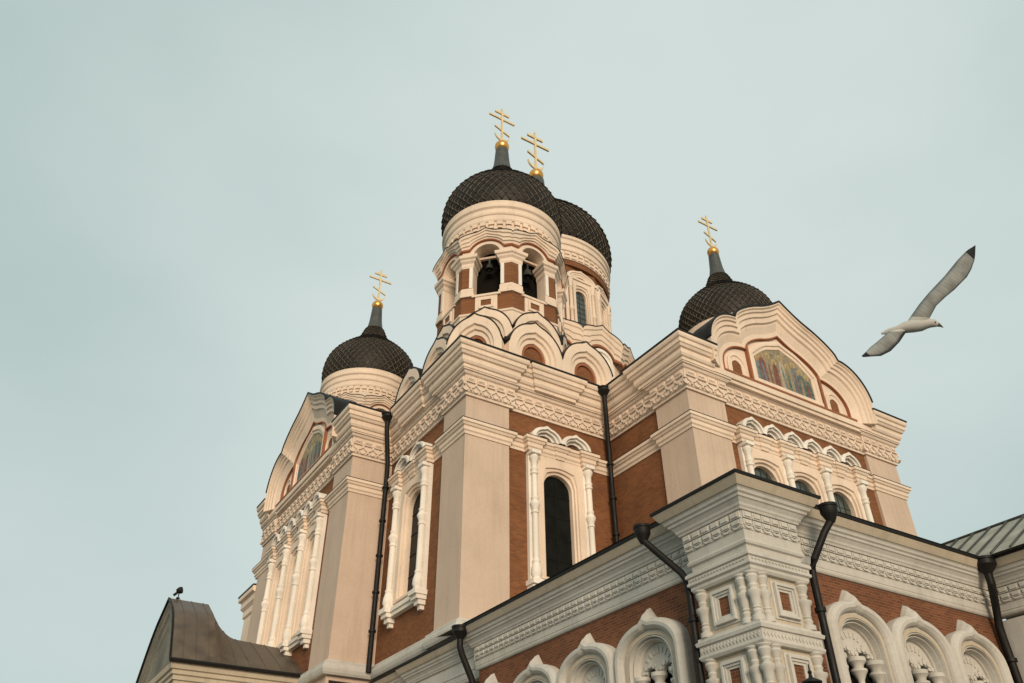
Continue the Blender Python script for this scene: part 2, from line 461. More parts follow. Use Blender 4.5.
# upper cornice: runs everywhere except across the two gables
CORN = [(-0.3, 22.06), (0.42, 22.06), (0.42, 22.22), (0.50, 22.26), (0.56, 22.38), (0.56, 22.62), (0.66, 22.66), (0.72, 22.78),
        (0.78, 22.82), (0.78, 23.04), (0.86, 23.08), (0.90, 23.18), (0.90, 23.32), (-0.3, 23.40)]
FLASH = [(0.5, 23.325), (0.93, 23.325), (0.94, 23.42), (0.3, 23.50), (-0.6, 23.62)]
runs = [[(13.58, 53.6), (13.58, 51.9)],
        [(13.58, 39.75), (13.58, 38.09), (15.95, 38.09), (15.95, 35.7), (15.82, 35.7), (15.82, 33.9), (15.95, 33.9), (15.95, 31.9), (15.8, 31.9), (15.8, 29.4), (18.05, 29.4), (18.05, 29.55),
         (20.0, 29.55), (20.0, 29.42), (21.7, 29.42), (21.7, 29.55), (24.68, 29.55), (24.68, 25.9), (24.53, 25.9), (24.53, 23.39), (26.2, 23.39)],
        [(38.1, 23.39), (40.08, 23.39), (40.08, 29.4), (45.5, 29.4), (45.5, 58.4)]]
for r_ in runs:
    cm = MB(); fl = MB()
    cm.sweep(r_, CORN); fl.sweep(r_, FLASH)
    cm = cm.build('cornice', M['cream'], CH)
    fl.build('roof_flashing', M['dark'], cm)

# string course round the pilasters at window-head height
STR = [(-0.2, 18.62), (0.05, 18.62), (0.07, 18.74), (0.13, 18.80), (0.13, 18.98), (0.20, 19.02), (0.24, 19.12), (0.30, 19.15), (0.30, 19.30), (-0.2, 19.36)]
STRF = [(0.1, 19.305), (0.315, 19.305), (0.315, 19.335), (-0.1, 19.40)]
for r_ in ([(13.73, 53.95), (13.58, 53.95), (13.58, 51.0), (13.73, 51.0), (13.73, 50.6)],
           [(13.73, 41.1), (13.73, 40.75), (13.58, 40.75), (13.58, 38.09), (15.95, 38.09), (15.95, 36.6)],
           [(15.95, 32.9), (15.95, 31.65), (15.8, 31.65), (15.8, 29.4), (18.23, 29.4), (18.23, 29.55), (19.25, 29.55)],
           [(23.1, 29.55), (24.68, 29.55), (24.68, 25.66), (24.53, 25.66), (24.53, 23.39), (27.0, 23.39), (27.0, 23.54), (27.45, 23.54)],
           [(36.35, 23.54), (37.55, 23.54), (37.55, 23.39), (40.08, 23.39), (40.08, 29.4), (45.5, 29.4)]):
    sm_ = MB(); sf = MB()
    sm_.sweep(r_, STR); sf.sweep(r_, STRF)
    sm_ = sm_.build('string_course', M['cream'], CH)
    sf.build('string_flashing', M['dark'], sm_)

# base moulding where the upper storey sits on the low roofs
bmo = MB()
bmo.sweep([(13.58, 53.6)] + [(13.58, 51.0), (13.73, 51.0), (13.73, 40.75), (13.58, 40.75), (13.58, 38.09), (15.95, 38.09), (15.95, 31.65), (15.8, 31.65), (15.8, 29.4), (18.23, 29.4), (18.23, 29.55), (24.68, 29.55), (24.68, 25.66), (24.53, 25.66), (24.53, 23.39), (40.08, 23.39), (40.08, 29.4)],
          [(-0.2, 9.35), (0.24, 9.35), (0.30, 9.45), (0.34, 9.60), (0.33, 9.72), (0.26, 9.80), (0.26, 9.90), (0.14, 9.96), (0.05, 10.06), (-0.2, 10.1)])
bmo.build('base_moulding', M['gwhite'], CH)

# ---- keel-arch helper -------------------------------------------------
def keel(hw, hs, tip, n=28, tw=0.5, pw=2.0, base=0.0):
    """points from left foot over the tip to the right foot"""
    pts = []
    for i in range(n + 1):
        a = PI - PI * i / n
        x = hw * math.cos(a); z = hs * max(0.0, math.sin(a))
        q = max(0.0, 1 - abs(x) / (tw * hw))
        pts.append((x, base + z + (tip - hs) * q ** pw))
    return pts
def mixc(a, b, t): return [(p[0] + (q[0] - p[0]) * t, p[1] + (q[1] - p[1]) * t) for p, q in zip(a, b)]
def rings(mb, F, outer, inner, steps, smooth=False):
    mb.loft([[F(s, d, z) for s, z in mixc(outer, inner, t)] for t, d in steps], smooth)
def cap_edge(F, outer, d0, d1, name='flashing', th=0.06, parent=None, mat=None, grow=0.03):
    """thin dark metal capping along the top of a kokoshnik"""
    mb = MB()
    big = []
    n = len(outer)
    for i, p in enumerate(outer):
        a = outer[max(0, i - 1)]; b = outer[min(n - 1, i + 1)]
        dx, dz = b[0] - a[0], b[1] - a[1]; L = math.hypot(dx, dz) or 1
        big.append((p[0] - dz / L * th * (1 if dx >= 0 or True else 1), p[1] + dx / L * th))
    mb.loft([[F(s, d0, z) for s, z in outer], [F(s, d0, z) for s, z in big], [F(s, d1, z) for s, z in big], [F(s, d1, z) for s, z in outer]], close_v=True)
    return mb.build(name, mat or M['dark'], parent)

def kokoshnik(F, s, z, hw, h, parent, d0=0.0, depth=0.5, back=1.2, ring=0.45, niche='red', mat=None, dark_cap=True, name='kokoshnik', tw=0.42, hsr=0.84, leg=0.0):
    """keel-arched gable with stepped rings round a small niche"""
    mat = mat or M['cream']
    G = lambda a, d, zz: F(s + a, d0 + d, z + zz)
    out = keel(hw, h * hsr, h, tw=tw)
    inn = keel(hw * (1 - ring) * 0.62, h * hsr * (1 - ring) * 0.66, h * hsr * (1 - ring) * 0.665, tw=tw)
    if leg:
        out = [(out[0][0], -leg)] + out + [(out[-1][0], -leg)]; inn = [(inn[0][0], -leg)] + inn + [(inn[-1][0], -leg)]
    mb = MB()
    steps = [(0, -back), (0, depth), (0.10, depth + 0.02), (0.42, depth + 0.02), (0.46, depth - 0.10), (0.62, depth - 0.12), (0.66, depth - 0.24), (0.84, depth - 0.25), (0.86, depth - 0.34)]
    rings(mb, G, out, inn, steps)
    o = mb.build(name, mat, parent)
    m2 = MB()
    rings(m2, G, out, inn, [(0.86, depth - 0.34), (0.865, depth - 0.30), (0.98, depth - 0.30), (1.0, depth - 0.42)])
    m2.build('trim_line', M['red'], o)
    m3 = MB()
    m3.prism(G, inn, depth - 0.48, depth - 0.40)
    m3.build('niche', M['brick'] if niche == 'red' else mat, o)
    if dark_cap:
        cap_edge(G, out[2:-2] if not leg else out[3:-3], depth + 0.05, -back, 'flashing', 0.055, o)
    return o

def baluster(mb, F, s, d, z0, z1, r, rings_at=(0.0, 0.47, 0.80, 1.0), seg=14, half=False):
    """turned column: shaft with melon swellings and rings"""
    H = z1 - z0
    prof = [(r * 1.55, 0), (r * 1.55, 0.10), (r * 1.2, 0.13), (r * 1.75, 0.30), (r * 1.6, 0.55), (r * 1.1, 0.80), (r * 1.25, 0.86), (r * 1.25, 0.92), (r * 0.95, 0.98)]
    zc = 0.56 * H
    prof += [(r * 0.92, zc - 0.42), (r * 1.2, zc - 0.38), (r * 1.2, zc - 0.32), (r * 1.0, zc - 0.28), (r * 1.15, zc - 0.15), (r * 1.65, zc + 0.02), (r * 1.65, zc + 0.08), (r * 1.2, zc + 0.22), (r * 0.95, zc + 0.26), (r * 1.2, zc + 0.34), (r * 1.2, zc + 0.40), (r * 0.92, zc + 0.46)]
    prof += [(r * 0.9, H - 1.25), (r * 1.25, H - 1.20), (r * 1.25, H - 1.12), (r * 0.95, H - 1.08), (r * 1.25, H - 0.98), (r * 1.25, H - 0.92), (r * 0.95, H - 0.86), (r * 1.05, H - 0.55), (r * 1.55, H - 0.42), (r * 1.65, H - 0.32), (r * 1.2, H - 0.22), (r * 1.7, H - 0.12), (r * 1.7, H)]
    c = F(s, d, 0)
    mb.lathe(c[0], c[1], [(a, z0 + b) for a, b in prof], seg)

def arch_pts(hw, zs, zb, n=16):
    """round-headed opening outline from bottom left over the head to bottom right"""
    return [(-hw, zb)] + [(-hw * math.cos(PI * i / n), zs + hw * math.sin(PI * i / n) * 0.92) for i in range(n + 1)] + [(hw, zb)]
def box_pts(hw, zt, zb, n=16):
    pts = [(-hw, zb)]
    for i in range(n + 1):
        a = PI * i / n
        x, z = -math.cos(a), math.sin(a)
        k = 1 / max(abs(x), abs(z), 1e-6)
        pts.append((x * k * hw, zt - hw + z * k * hw if True else 0))
    return pts + [(hw, zb)]

def window_frame(mb, F, s, hw, zs, zb, zt, ohw, d0, d1):
    """slab with an arched opening, moulded reveal back to the glass"""
    G = lambda a, d, zz: F(s + a, d, zz)
    inn = arch_pts(hw, zs, zb); out = box_pts(ohw, zt, zb - 0.0)
    steps = [(0.0, d0), (0.0, d1), (0.66, d1), (0.69, d1 - 0.09), (0.84, d1 - 0.11), (0.87, d1 - 0.22), (1.0, d1 - 0.26), (1.0, -0.35)]
    rings(mb, G, out, inn, steps)
    mb.box(G, -ohw, ohw, -0.35, d1, zb - 0.12, zb)
    return inn
def window_glass(F, s, inn, parent, bars, pane_mat, bar_mat):
    G = lambda a, d, zz: F(s + a, d, zz)
    mb = MB(); mb.prism(G, inn, -0.34, -0.30)
    p = mb.build('pane', pane_mat, parent)
    m2 = MB()
    hw = max(x for x, z in inn); zb = min(z for x, z in inn); zt = max(z for x, z in inn)
    nv, nh, w = bars
    for i in range(1, nv + 1):
        x = -hw + 2 * hw * i / (nv + 1)
        top = zt - (hw - math.sqrt(max(0, hw * hw - x * x))) * 0.95 - 0.02
        m2.box(G, x - w, x + w, -0.30, -0.27, zb, top)
    for i in range(1, nh + 1):
        z = zb + (zt - hw * 0.6 - zb) * i / (nh + 0.5)
        m2.box(G, -hw, hw, -0.30, -0.275, z - w, z + w)
    m2.build('glazing_bar', bar_mat, p)

def window_group(F, s, count, pitch, clear):
    """count tall windows between turned columns, one entablature with kokoshniks on top"""
    half = count * pitch / 2
    for k in range(count):
        c = s + (k - (count - 1) / 2) * pitch
        hw = 0.84
        mb = MB()
        inn = window_frame(mb, F, c, hw, 17.12, 12.55, 18.62, pitch / 2 - 0.0 if count > 1 else 1.36, -0.02, 0.20)
        wo = mb.build('window', M['cream'], CH)
        if clear: window_glass(F, c, inn, wo, (3, 9, 0.013), M['pane2'], M['came'])
        else: window_glass(F, c, inn, wo, (1, 4, 0.018), M['glass'], M['sash'])
    cols = [s - half + k * pitch for k in range(count + 1)] if count > 1 else [s - 1.62, s + 1.62]
    for c in cols:
        m2 = MB()
        m2.box(F, c - 0.25, c + 0.25, 0.0, 0.205, 12.0, 18.62)
        m2.build('column_backing', M['white'], CH)
        mb = MB()
        baluster(mb, F, c, 0.33, 12.2, 18.6, 0.15)
        mb.box(F, c - 0.27, c + 0.27, 0.1, 0.60, 18.42, 18.60)
        mb.build('column', M['white'], CH)
    # sill with drops below each column
    sl = MB()
    a, b = cols[0] - 0.32, cols[-1] + 0.32
    sl.box(F, a, b, -0.05, 0.34, 12.02, 12.22)
    sl.box(F, a + 0.05, b - 0.05, -0.05, 0.26, 11.82, 12.02)
    for c in cols:
        sl.box(F, c - 0.36, c + 0.36, -0.05, 0.62, 12.00, 12.225)
        sl.box(F, c - 0.30, c + 0.30, -0.05, 0.50, 11.80, 12.00)
        sl.box(F, c - 0.22, c + 0.22, -0.05, 0.36, 11.58, 11.80)
        sl.box(F, c - 0.12, c + 0.12, -0.05, 0.22, 11.38, 11.58)
    sl.build('window_sill', M['white'], CH)
    # entablature with breaks over columns (and over mid bays)
    en = MB(); ef = MB()
    br = sorted(cols + [0.5 * (p + q) for p, q in zip(cols, cols[1:])])
    path = []
    lo, hi = cols[0] - 0.36, cols[-1] + 0.36
    for c in br:
        w, dd = (0.36, 0.42) if c in cols else (0.26, 0.27)
        path += [(c - w, 0.22), (c - w, dd), (c + w, dd), (c + w, 0.22)]
    pl = [F(lo, 0.0, 0)[:2]] + [F(q[0], q[1], 0)[:2] for q in path[1:-1]] + [F(hi, 0.0, 0)[:2]]
    prof = [(-0.22, 18.60), (0.0, 18.60), (0.02, 18.72), (0.08, 18.78), (0.08, 18.96), (0.14, 19.0), (0.18, 19.10), (0.24, 19.13), (0.24, 19.28), (-0.22, 19.34)]
    en.sweep(pl, prof)
    en.build('window_entablature', M['cream'], CH)
    ef.sweep(pl, [(0.0, 19.285), (0.255, 19.285), (0.255, 19.31), (-0.2, 19.37)])
    ef.build('entablature_flashing', M['dark'], CH)
    n = 2 * count
    p = (cols[-1] - cols[0] + 0.30) / n
    for k in range(n):
        c = cols[0] - 0.15 + (k + 0.5) * p
        G = lambda a_, d_, z_, c=c: F(c + a_, d_, 19.36 + z_)
        hw = p * 0.5
        out = keel(hw * 1.03, 0.70, 0.80, tw=0.22, pw=1.0); inn = keel(hw * 0.50, 0.34, 0.34, tw=0.35)
        mb = MB()
        rings(mb, G, out, inn, [(0, -0.1), (0, 0.50), (0.10, 0.56), (0.42, 0.56), (0.47, 0.44), (0.70, 0.42), (0.75, 0.26), (1.0, 0.24), (1.0, 0.05)])
        ko = mb.build('small_kokoshnik', M['white'], CH)
        m3 = MB(); m3.prism(G, inn, 0.02, 0.08); m3.build('niche', M['brick'], ko)

window_group(FRONT(0, YM), WIN_S, 1, 2.72, False)
window_group(LEFT(XM, 0), -WIN_L, 1, 2.72, False)
window_group(FRONT(0, YR), ARM_S, 3, 2.76, True)
window_group(LEFT(XL, 0), -ARM_L, 3, 2.76, True)

# ---- the two big gables with mosaics ----------------------------------
def trefoil(cw, ch, cs, sw, sh, ctw=0.55, vs=None, n=24):
    """central keel lobe (half width cw, shoulder ch, tip cs) between two side lobes reaching sw wide, sh high"""
    pts = []
    def arc(cx, hw, zb, hs, a0, a1, m):
        return [(cx + hw * math.cos(a0 + (a1 - a0) * i / m), zb + hs * math.sin(a0 + (a1 - a0) * i / m)) for i in range(m + 1)]
    zv = vs                         # height of the notch between the lobes
    mid = 0.5 * (cw + sw)
    # left side lobe: from foot up and over to the notch
    left = [(-sw, 0.0), (-sw, 0.35 * zv)]
    lobe = []
    for i in range(1, 15):
        u = i / 14
        a = PI - u * PI * 0.5
        hx = (sw - cw) * 0.72
        lobe.append((-sw + hx + hx * math.cos(a), 0.35 * zv + (sh - 0.35 * zv) * math.sin(min(a, a))))
    lx = lobe[-1][0]
    lobe = [(-sw + (p[0] + sw) * ((sw - cw) / (lx + sw)), p[1]) for p in lobe]
    zl = lobe[-1][1]
    cen = []
    for i in range(n + 1):
        x = -cw + cw * i / n
        t = 1 - abs(x) / cw
        z = zl + (ch - zl) * math.sin(min(1.0, t * 1.9) * PI / 2) ** 0.6
        q = max(0.0, 1 - abs(x) / (ctw * cw))
        z += (cs - ch) * q ** 1.9
        cen.append((x, z))
    half = left + lobe + cen[1:]
    return half + [(-x, z) for x, z in half[:-1]][::-1]

def gable(F, s, zb, roof_back):
    G = lambda a, d, z: F(s + a, d, zb + z)
    out = trefoil(4.0, 4.65, 6.10, 6.15, 3.45, vs=3.2, ctw=0.90)
    inn = trefoil(2.85, 3.2, 4.05, 4.75, 2.15, vs=1.9, ctw=0.8)
    mb = MB()
    rings(mb, G, out, inn, [(0.0, -0.6), (0.0, 0.86), (0.05, 0.86), (0.09, 0.76), (0.15, 0.74), (0.18, 0.64), (0.30, 0.62), (0.33, 0.52), (0.48, 0.50), (0.52, 0.38), (0.58, 0.36), (0.80, 0.20), (0.97, 0.18), (0.97, 0.05)])
    for j in (0, -1):
        st = [(0.0, -0.6), (0.0, 0.86), (0.15, 0.74), (0.30, 0.62), (0.48, 0.50), (0.58, 0.36), (0.80, 0.20), (0.97, 0.18), (0.97, -0.6)]
        mb.add([G(mixc(out, inn, t)[j][0], d_, 0.004) for t, d_ in st], [tuple(range(len(st)))])
    go_ = mb.build('gable', M['cream'], CH)
    m2 = MB()
    rings(m2, G, out, inn, [(0.955, 0.181), (0.957, 0.23), (1.0, 0.23), (1.0, 0.05)])
    m2.build('trim_line', M['red'], go_)
    m3 = MB(); m3.prism(G, mixc(out, inn, 0.5), -0.6, 0.06); m3.build('tympanum', M['cream'], go_)
    # sill course and red line under mosaic
    m4 = MB(); m4.box(G, -6.2, 6.2, 0.0, 0.40, -0.35, -0.02); m4.box(G, -6.3, 6.3, 0.0, 0.30, -0.55, -0.35); m4.build('sill_course', M['cream'], go_)
    m5 = MB(); m5.box(G, -4.95, 4.95, 0.05, 0.435, -0.018, 0.10); m5.build('red_course', M['red'], go_)
    # side niches
    for sg in (-1, 1):
        H = lambda a, d, z, sg=sg: G(sg * 3.72 + a, d, z)
        o_ = keel(0.70, 0.85, 0.86, n=20, base=0.75); i_ = keel(0.34, 0.34, 0.36, n=20, base=0.85)
        o_ = [(-0.70, 0.15)] + o_ + [(0.70, 0.15)]; i_ = [(-0.34, 0.28)] + i_ + [(0.34, 0.28)]
        m6 = MB(); rings(m6, H, o_, i_, [(0, 0.0), (0, 0.15), (0.35, 0.17), (0.45, 0.11), (1.0, 0.10), (1.0, 0.0)])
        nn = m6.build('gable_niche', M['cream'], go_)
        m7 = MB(); m7.prism(H, [(-0.30, 0.32), (-0.30, 1.0), (-0.22, 1.16), (0, 1.24), (0.22, 1.16), (0.30, 1.0), (0.30, 0.32)], 0.055, 0.095); m7.build('niche_panel', M['brick'], go_)
        m8 = MB(); m8.box(G, sg * 2.78 - 0.07, sg * 2.78 + 0.07, 0.05, 0.24, 0.13, 2.4); m8.build('trim_line', M['red'], go_)
    # mosaic panel in a moulded frame
    def panel(hw, zbm, zsd, zt):
        pts = [(-hw, zbm), (-hw, zsd)]
        for i in range(1, 24):
            x = -hw + 2 * hw * i / 24
            t = 1 - abs(x) / hw
            pts.append((x, zsd + (zt - zsd) * (0.55 * math.sin(min(1, t * 1.6) * PI / 2) + 0.45 * t ** 1.6)))
        return pts + [(hw, zsd), (hw, zbm)]
    po, pi_ = panel(2.66, 0.2, 2.2, 3.75), panel(2.2, 0.55, 2.0, 3.2)
    m9 = MB(); rings(m9, G, po, pi_, [(0, 0.0), (0, 0.16), (0.3, 0.20), (0.55, 0.20), (0.6, 0.13), (0.95, 0.12), (1.0, 0.07), (1.0, 0.0)])
    m9.box(G, -2.66, 2.66, 0.0, 0.19, 0.2, 0.55)
    m9.build('mosaic_frame', M['cream'], go_)
    mo = MB(); mo.prism(G, pi_, 0.05, 0.066)
    mos = mo.build('mosaic', M['mosaic'], go_)
    # generic robed figures in flat tesserae
    robes = ['m_blue', 'm_maroon', 'm_pale', 'm_maroon', 'm_white', 'm_pale', 'm_blue', 'm_green', 'm_green']
    rnd = random.Random(5)
    xs_ = [-1.90, -1.55, -1.12, -0.62, -0.05, 0.42, 0.92, 1.36, 1.82]
    for i, rb in enumerate(robes):
        x = xs_[i] + rnd.uniform(-0.05, 0.05)
        h = (1.55, 1.95, 2.05, 1.75, 2.25, 1.8, 2.1, 1.75, 1.45)[i]
        zb_ = 0.57
        w = rnd.uniform(0.20, 0.36)
        f_ = MB()
        f_.prism(G, [(x - w, zb_), (x + w, zb_), (x + w * 0.95, zb_ + h * 0.45), (x + w * 0.8, zb_ + h * 0.74), (x + 0.08, zb_ + h * 0.84), (x - 0.08, zb_ + h * 0.84), (x - w * 0.8, zb_ + h * 0.74), (x - w * 1.05, zb_ + h * 0.4)], 0.066, 0.072 + 0.0006 * i)
        f_.build('mosaic_robe', M[rb], mos)
        f2 = MB()
        sk = rnd.uniform(-0.1, 0.1)
        f2.prism(G, [(x - w * 0.3 + sk, zb_), (x + w * 0.35 + sk, zb_), (x + w * 0.1, zb_ + h * 0.7), (x - w * 0.35, zb_ + h * 0.6)], 0.066, 0.0785)
        f2.build('mosaic_mantle', M[rnd.choice(robes)], mos)
        h2 = MB()
        h2.prism(G, [(x + 0.20 * math.cos(a), zb_ + h * 0.93 + 0.20 * math.sin(a)) for a in [2 * PI * k / 14 for k in range(14)]], 0.066, 0.070)
        h2.build('mosaic_halo', M['m_gold'], mos)
        h3 = MB()
        h3.prism(G, [(x + 0.085 * math.cos(a), zb_ + h * 0.91 + 0.11 * math.sin(a)) for a in [2 * PI * k / 12 for k in range(12)]], 0.0701, 0.0795)
        h3.build('mosaic_face', M['m_face'], mos)
    # metal roof following the gable's outline
    cap_edge(G, out[2:-2], 0.92, -0.6, 'roof_edge', 0.09, go_)
    rf = MB()
    big = [(x * 1.005, z + 0.03) for x, z in out]
    rf.loft([[G(x, -0.55, z) for x, z in big], [G(x, -roof_back, z) for x, z in big]])
    rf.add([G(x, -roof_back, z) for x, z in big], [tuple(range(len(big)))])
    rf.build('gable_roof', M['roofgreen'], go_)
    return go_

def mosaic_mat(name, c1, c2):
    m, n, l, b = nodes_of(name)
    geo = n.new('ShaderNodeNewGeometry')
    vo = n.new('ShaderNodeTexVoronoi'); vo.inputs['Scale'].default_value = 7
    nz = n.new('ShaderNodeTexNoise'); nz.inputs['Scale'].default_value = 3.5; nz.inputs['Detail'].default_value = 6
    l.new(geo.outputs['Position'], vo.inputs['Vector']); l.new(geo.outputs['Position'], nz.inputs['Vector'])
    sp = n.new('ShaderNodeSeparateColor'); l.new(vo.outputs['Color'], sp.inputs[0])
    av = n.new('ShaderNodeMath'); av.operation = 'MULTIPLY_ADD'; av.inputs[1].default_value = 0.5; av.inputs[2].default_value = 0
    l.new(sp.outputs[0], av.inputs[0])
    ad = n.new('ShaderNodeMath'); ad.operation = 'ADD'; l.new(av.outputs[0], ad.inputs[0])
    mm = n.new('ShaderNodeMapRange'); mm.inputs[1].default_value = 0.35; mm.inputs[2].default_value = 0.65; mm.inputs[4].default_value = 0.5
    l.new(nz.outputs['Fac'], mm.inputs[0]); l.new(mm.outputs[0], ad.inputs[1])
    mxn = n.new('ShaderNodeMix'); mxn.data_type = 'RGBA'
    mxn.inputs[6].default_value = (*c1, 1); mxn.inputs[7].default_value = (*c2, 1)
    l.new(ad.outputs[0], mxn.inputs['Factor']); l.new(mxn.outputs[2], b.inputs['Base Color'])
    b.inputs['Roughness'].default_value = 0.6
    b.inputs['Specular IOR Level'].default_value = 0.25
    return m
M['mosaic'] = mosaic_mat('mosaic_background', (0.17, 0.15, 0.10), (0.40, 0.32, 0.20))
M['m_blue'] = mosaic_mat('mosaic_blue', (0.06, 0.10, 0.14), (0.24, 0.26, 0.25))
M['m_maroon'] = mosaic_mat('mosaic_maroon', (0.15, 0.045, 0.04), (0.27, 0.12, 0.09))
M['m_pale'] = mosaic_mat('mosaic_pale', (0.38, 0.31, 0.19), (0.17, 0.14, 0.09))
M['m_white'] = mosaic_mat('mosaic_white', (0.50, 0.46, 0.36), (0.35, 0.26, 0.16))
M['m_green'] = mosaic_mat('mosaic_green', (0.04, 0.075, 0.07), (0.18, 0.20, 0.16))
M['m_gold'] = mosaic_mat('mosaic_gold', (0.48, 0.35, 0.15), (0.38, 0.28, 0.14))
M['m_face'] = mosaic_mat('mosaic_skin', (0.30, 0.19, 0.11), (0.38, 0.25, 0.15))

gable(FRONT(0, 23.39), 32.05, 22.45, 13.0)
gable(LEFT(13.58, 0), -45.75, 22.45, 11.0)

# ---- flat roofs behind the parapets
rf = MB()
for (x0, x1, y0, y1) in ((15.5, 45.4, 29.5, 58.3), (24.5, 39.9, 23.4, 29.5), (13.6, 15.5, 38.1, 53.6)):
    rf.add([(x0, y0, 23.3), (x1, y0, 23.3), (x1, y1, 23.3), (x0, y1, 23.3)], [(0, 1, 2, 3)])
rf.build('roof_sheet', M['roofdark'], CH)

# ---- onion domes -------------------------------------------------------
def interp(prof, z):
    for (r0, z0), (r1, z1) in zip(prof, prof[1:]):
        if z0 <= z <= z1:
            t = (z - z0) / (z1 - z0) if z1 > z0 else 0
            return r0 + (r1 - r0) * t
    return prof[-1][0] if z > prof[-1][1] else prof[0][0]
def smooth_prof(prof, sub=6):
    out = []
    n = len(prof)
    for i in range(n - 1):
        p0, p1, p2, p3 = prof[max(0, i - 1)], prof[i], prof[i + 1], prof[min(n - 1, i + 2)]
        for k in range(sub):
            t = k / sub
            q = []
            for c in (0, 1):
                q.append(0.5 * (2 * p1[c] + (p2[c] - p0[c]) * t + (2 * p0[c] - 5 * p1[c] + 4 * p2[c] - p3[c]) * t * t + (3 * p1[c] - p0[c] - 3 * p2[c] + p3[c]) * t ** 3))
            out.append(tuple(q))
    out.append(prof[-1])
    return out

def onion(cx, cy, z0, kr, kz, parent, ncell=46, crot=0.0, cscale=1.0):
    """scale-clad onion, grey neck, gilt ball and a three-barred cross; profile given for the small domes"""
    base = [(3.62, 0.0), (3.84, 0.7), (3.90, 1.45), (3.76, 2.4), (3.42, 3.12), (2.90, 3.74), (2.33, 4.24), (1.82, 4.68), (1.42, 5.12), (1.14, 5.60), (0.94, 6.08), (0.78, 6.5)]
    prof = [(r * kr, z0 + z * kz) for r, z in smooth_prof(base)]
    # arc-length parametrisation so scales stay about square
    L = [0.0]
    for (r0, a0), (r1, a1) in zip(prof, prof[1:]): L.append(L[-1] + math.hypot(r1 - r0, a1 - a0))
    def at(s):
        for i in range(len(L) - 1):
            if L[i] <= s <= L[i + 1]:
                t = (s - L[i]) / (L[i + 1] - L[i])
                return prof[i][0] + (prof[i + 1][0] - prof[i][0]) * t, prof[i][1] + (prof[i + 1][1] - prof[i][1]) * t
        return prof[-1]
    under = MB(); under.lathe(cx, cy, [(r - 0.03, z) for r, z in prof], 64)
    dome = under.build('dome', M['scale'], parent)
    tot = L[-1]
    s_cut = next((L[i] for i in range(len(L)) if prof[i][1] > z0 + 3 * kz and prof[i][0] < 1.75 * kr), tot)
    def rows_for(s0, s1, nc):
        out = []; q = s0
        while q < s1:
            out.append(q)
            q += max(0.12, 2 * PI * at(q)[0] / nc * 0.62)
        out.append(s1)
        return out
    bands = [(rows_for(0.0, min(tot, s_cut + 0.35), ncell), ncell), (rows_for(s_cut, tot, ncell // 2), ncell // 2)]
    sc = MB()
    def nrm(s_):
        a = at(max(0, s_ - 0.05)); b = at(min(tot, s_ + 0.05))
        dx, dz = b[0] - a[0], b[1] - a[1]; l_ = math.hypot(dx, dz) or 1
        return dz / l_, -dx / l_
    def P(s_, ang, off):
        r, z = at(s_); nr, nz_ = nrm(s_)
        r += nr * off; z += nz_ * off
        return (cx + r * math.cos(ang), cy + r * math.sin(ang), z)
    kk = kr
    for rows, nc_ in bands:
        for i in range(len(rows) - 2):
            sa, sb, sc_ = rows[i], rows[i + 1], rows[i + 2]
            for k in range(nc_):
                a = 2 * PI * (k + 0.5 * (i % 2)) / nc_
                h = PI / nc_
                # diamond plate: lower tip stands proud, rim turned up all round
                j = random.uniform(-0.008, 0.008)
                lo = P(sa, a, (0.11 + j) * kk); l_ = P(sb, a - h, 0.05 * kk); r_ = P(sb, a + h, 0.05 * kk); up = P(sc_, a, 0.012 * kk)
                m_ = 0.78
                sm2 = sa + (sb - sa) * (1 - m_)
                su2 = sb + (sc_ - sb) * m_
                lo2 = P(sm2, a, (0.03 + j) * kk); l2 = P(sb, a - h * m_, 0.004 * kk); r2 = P(sb, a + h * m_, 0.004 * kk); up2 = P(su2, a, 0.0)
                lob = P(sa, a, -0.02)
                lb = P(sb, a - h, -0.02); rb = P(sb, a + h, -0.02)
                sc.add([lo, r_, up, l_, lo2, r2, up2, l2, lob, rb, lb],
                       [(0, 1, 5, 4), (1, 2, 6, 5), (2, 3, 7, 6), (3, 0, 4, 7), (4, 5, 6, 7), (0, 8, 9, 1), (0, 3, 10, 8)])
    so = sc.build('scale_cladding', [M['scale'], M['scale_rim']], dome)
    for i_, p_ in enumerate(so.data.polygons):
        if i_ % 7 in (0, 1, 2, 3): p_.material_index = 1
    zt = z0 + 6.5 * kz
    zball = z0 + 9.27 * kz
    nk = MB()
    npf = smooth_prof([(0.76 * kr, zt - 0.05), (0.66 * kr, zt + 0.45 * kz), (0.56 * kr, zt + 1.05 * kz), (0.46 * kr, zball - 0.42 * kr)], 4)
    nk.lathe(cx, cy, npf, 16, smooth=False)
    nk.lathe(cx, cy, [(0.84 * kr, zt - 0.10), (0.82 * kr, zt + 0.03), (0.72 * kr, zt + 0.05)], 32)
    nk.build('neck', M['neck'], dome)
    rb_ = 0.52 * kr * (0.86 if kr > 1.2 else 1)
    bl = MB(); bl.lathe(cx, cy, [(max(0.01, rb_ * math.sin(PI * i / 16)), zball - rb_ * math.cos(PI * i / 16)) for i in range(17)], 28)
    bl.lathe(cx, cy, [(rb_ * 0.75, zball - rb_ * 1.1), (rb_ * 0.8, zball - rb_ * 0.95), (rb_ * 0.7, zball - rb_ * 0.7)], 24)
    bl.build('gilt_ball', M['goldball'], dome)
    # cross, bars along the nave's X direction
    q = cscale
    zc = zball + rb_ * 0.9
    F = Frame(cx, cy, -PI / 2 + crot)
    cr = MB()
    t = 0.070 * q; hd = 0.06 * q
    cr.box(F, -t, t, -hd, hd, zc, zc + 3.75 * q)
    e = hd - 0.003
    cr.box(F, -1.08 * q, 1.08 * q, -e, e, zc + 2.52 * q, zc + 2.68 * q)
    e -= 0.003
    cr.box(F, -0.60 * q, 0.60 * q, -e, e, zc + 3.12 * q, zc + 3.32 * q)
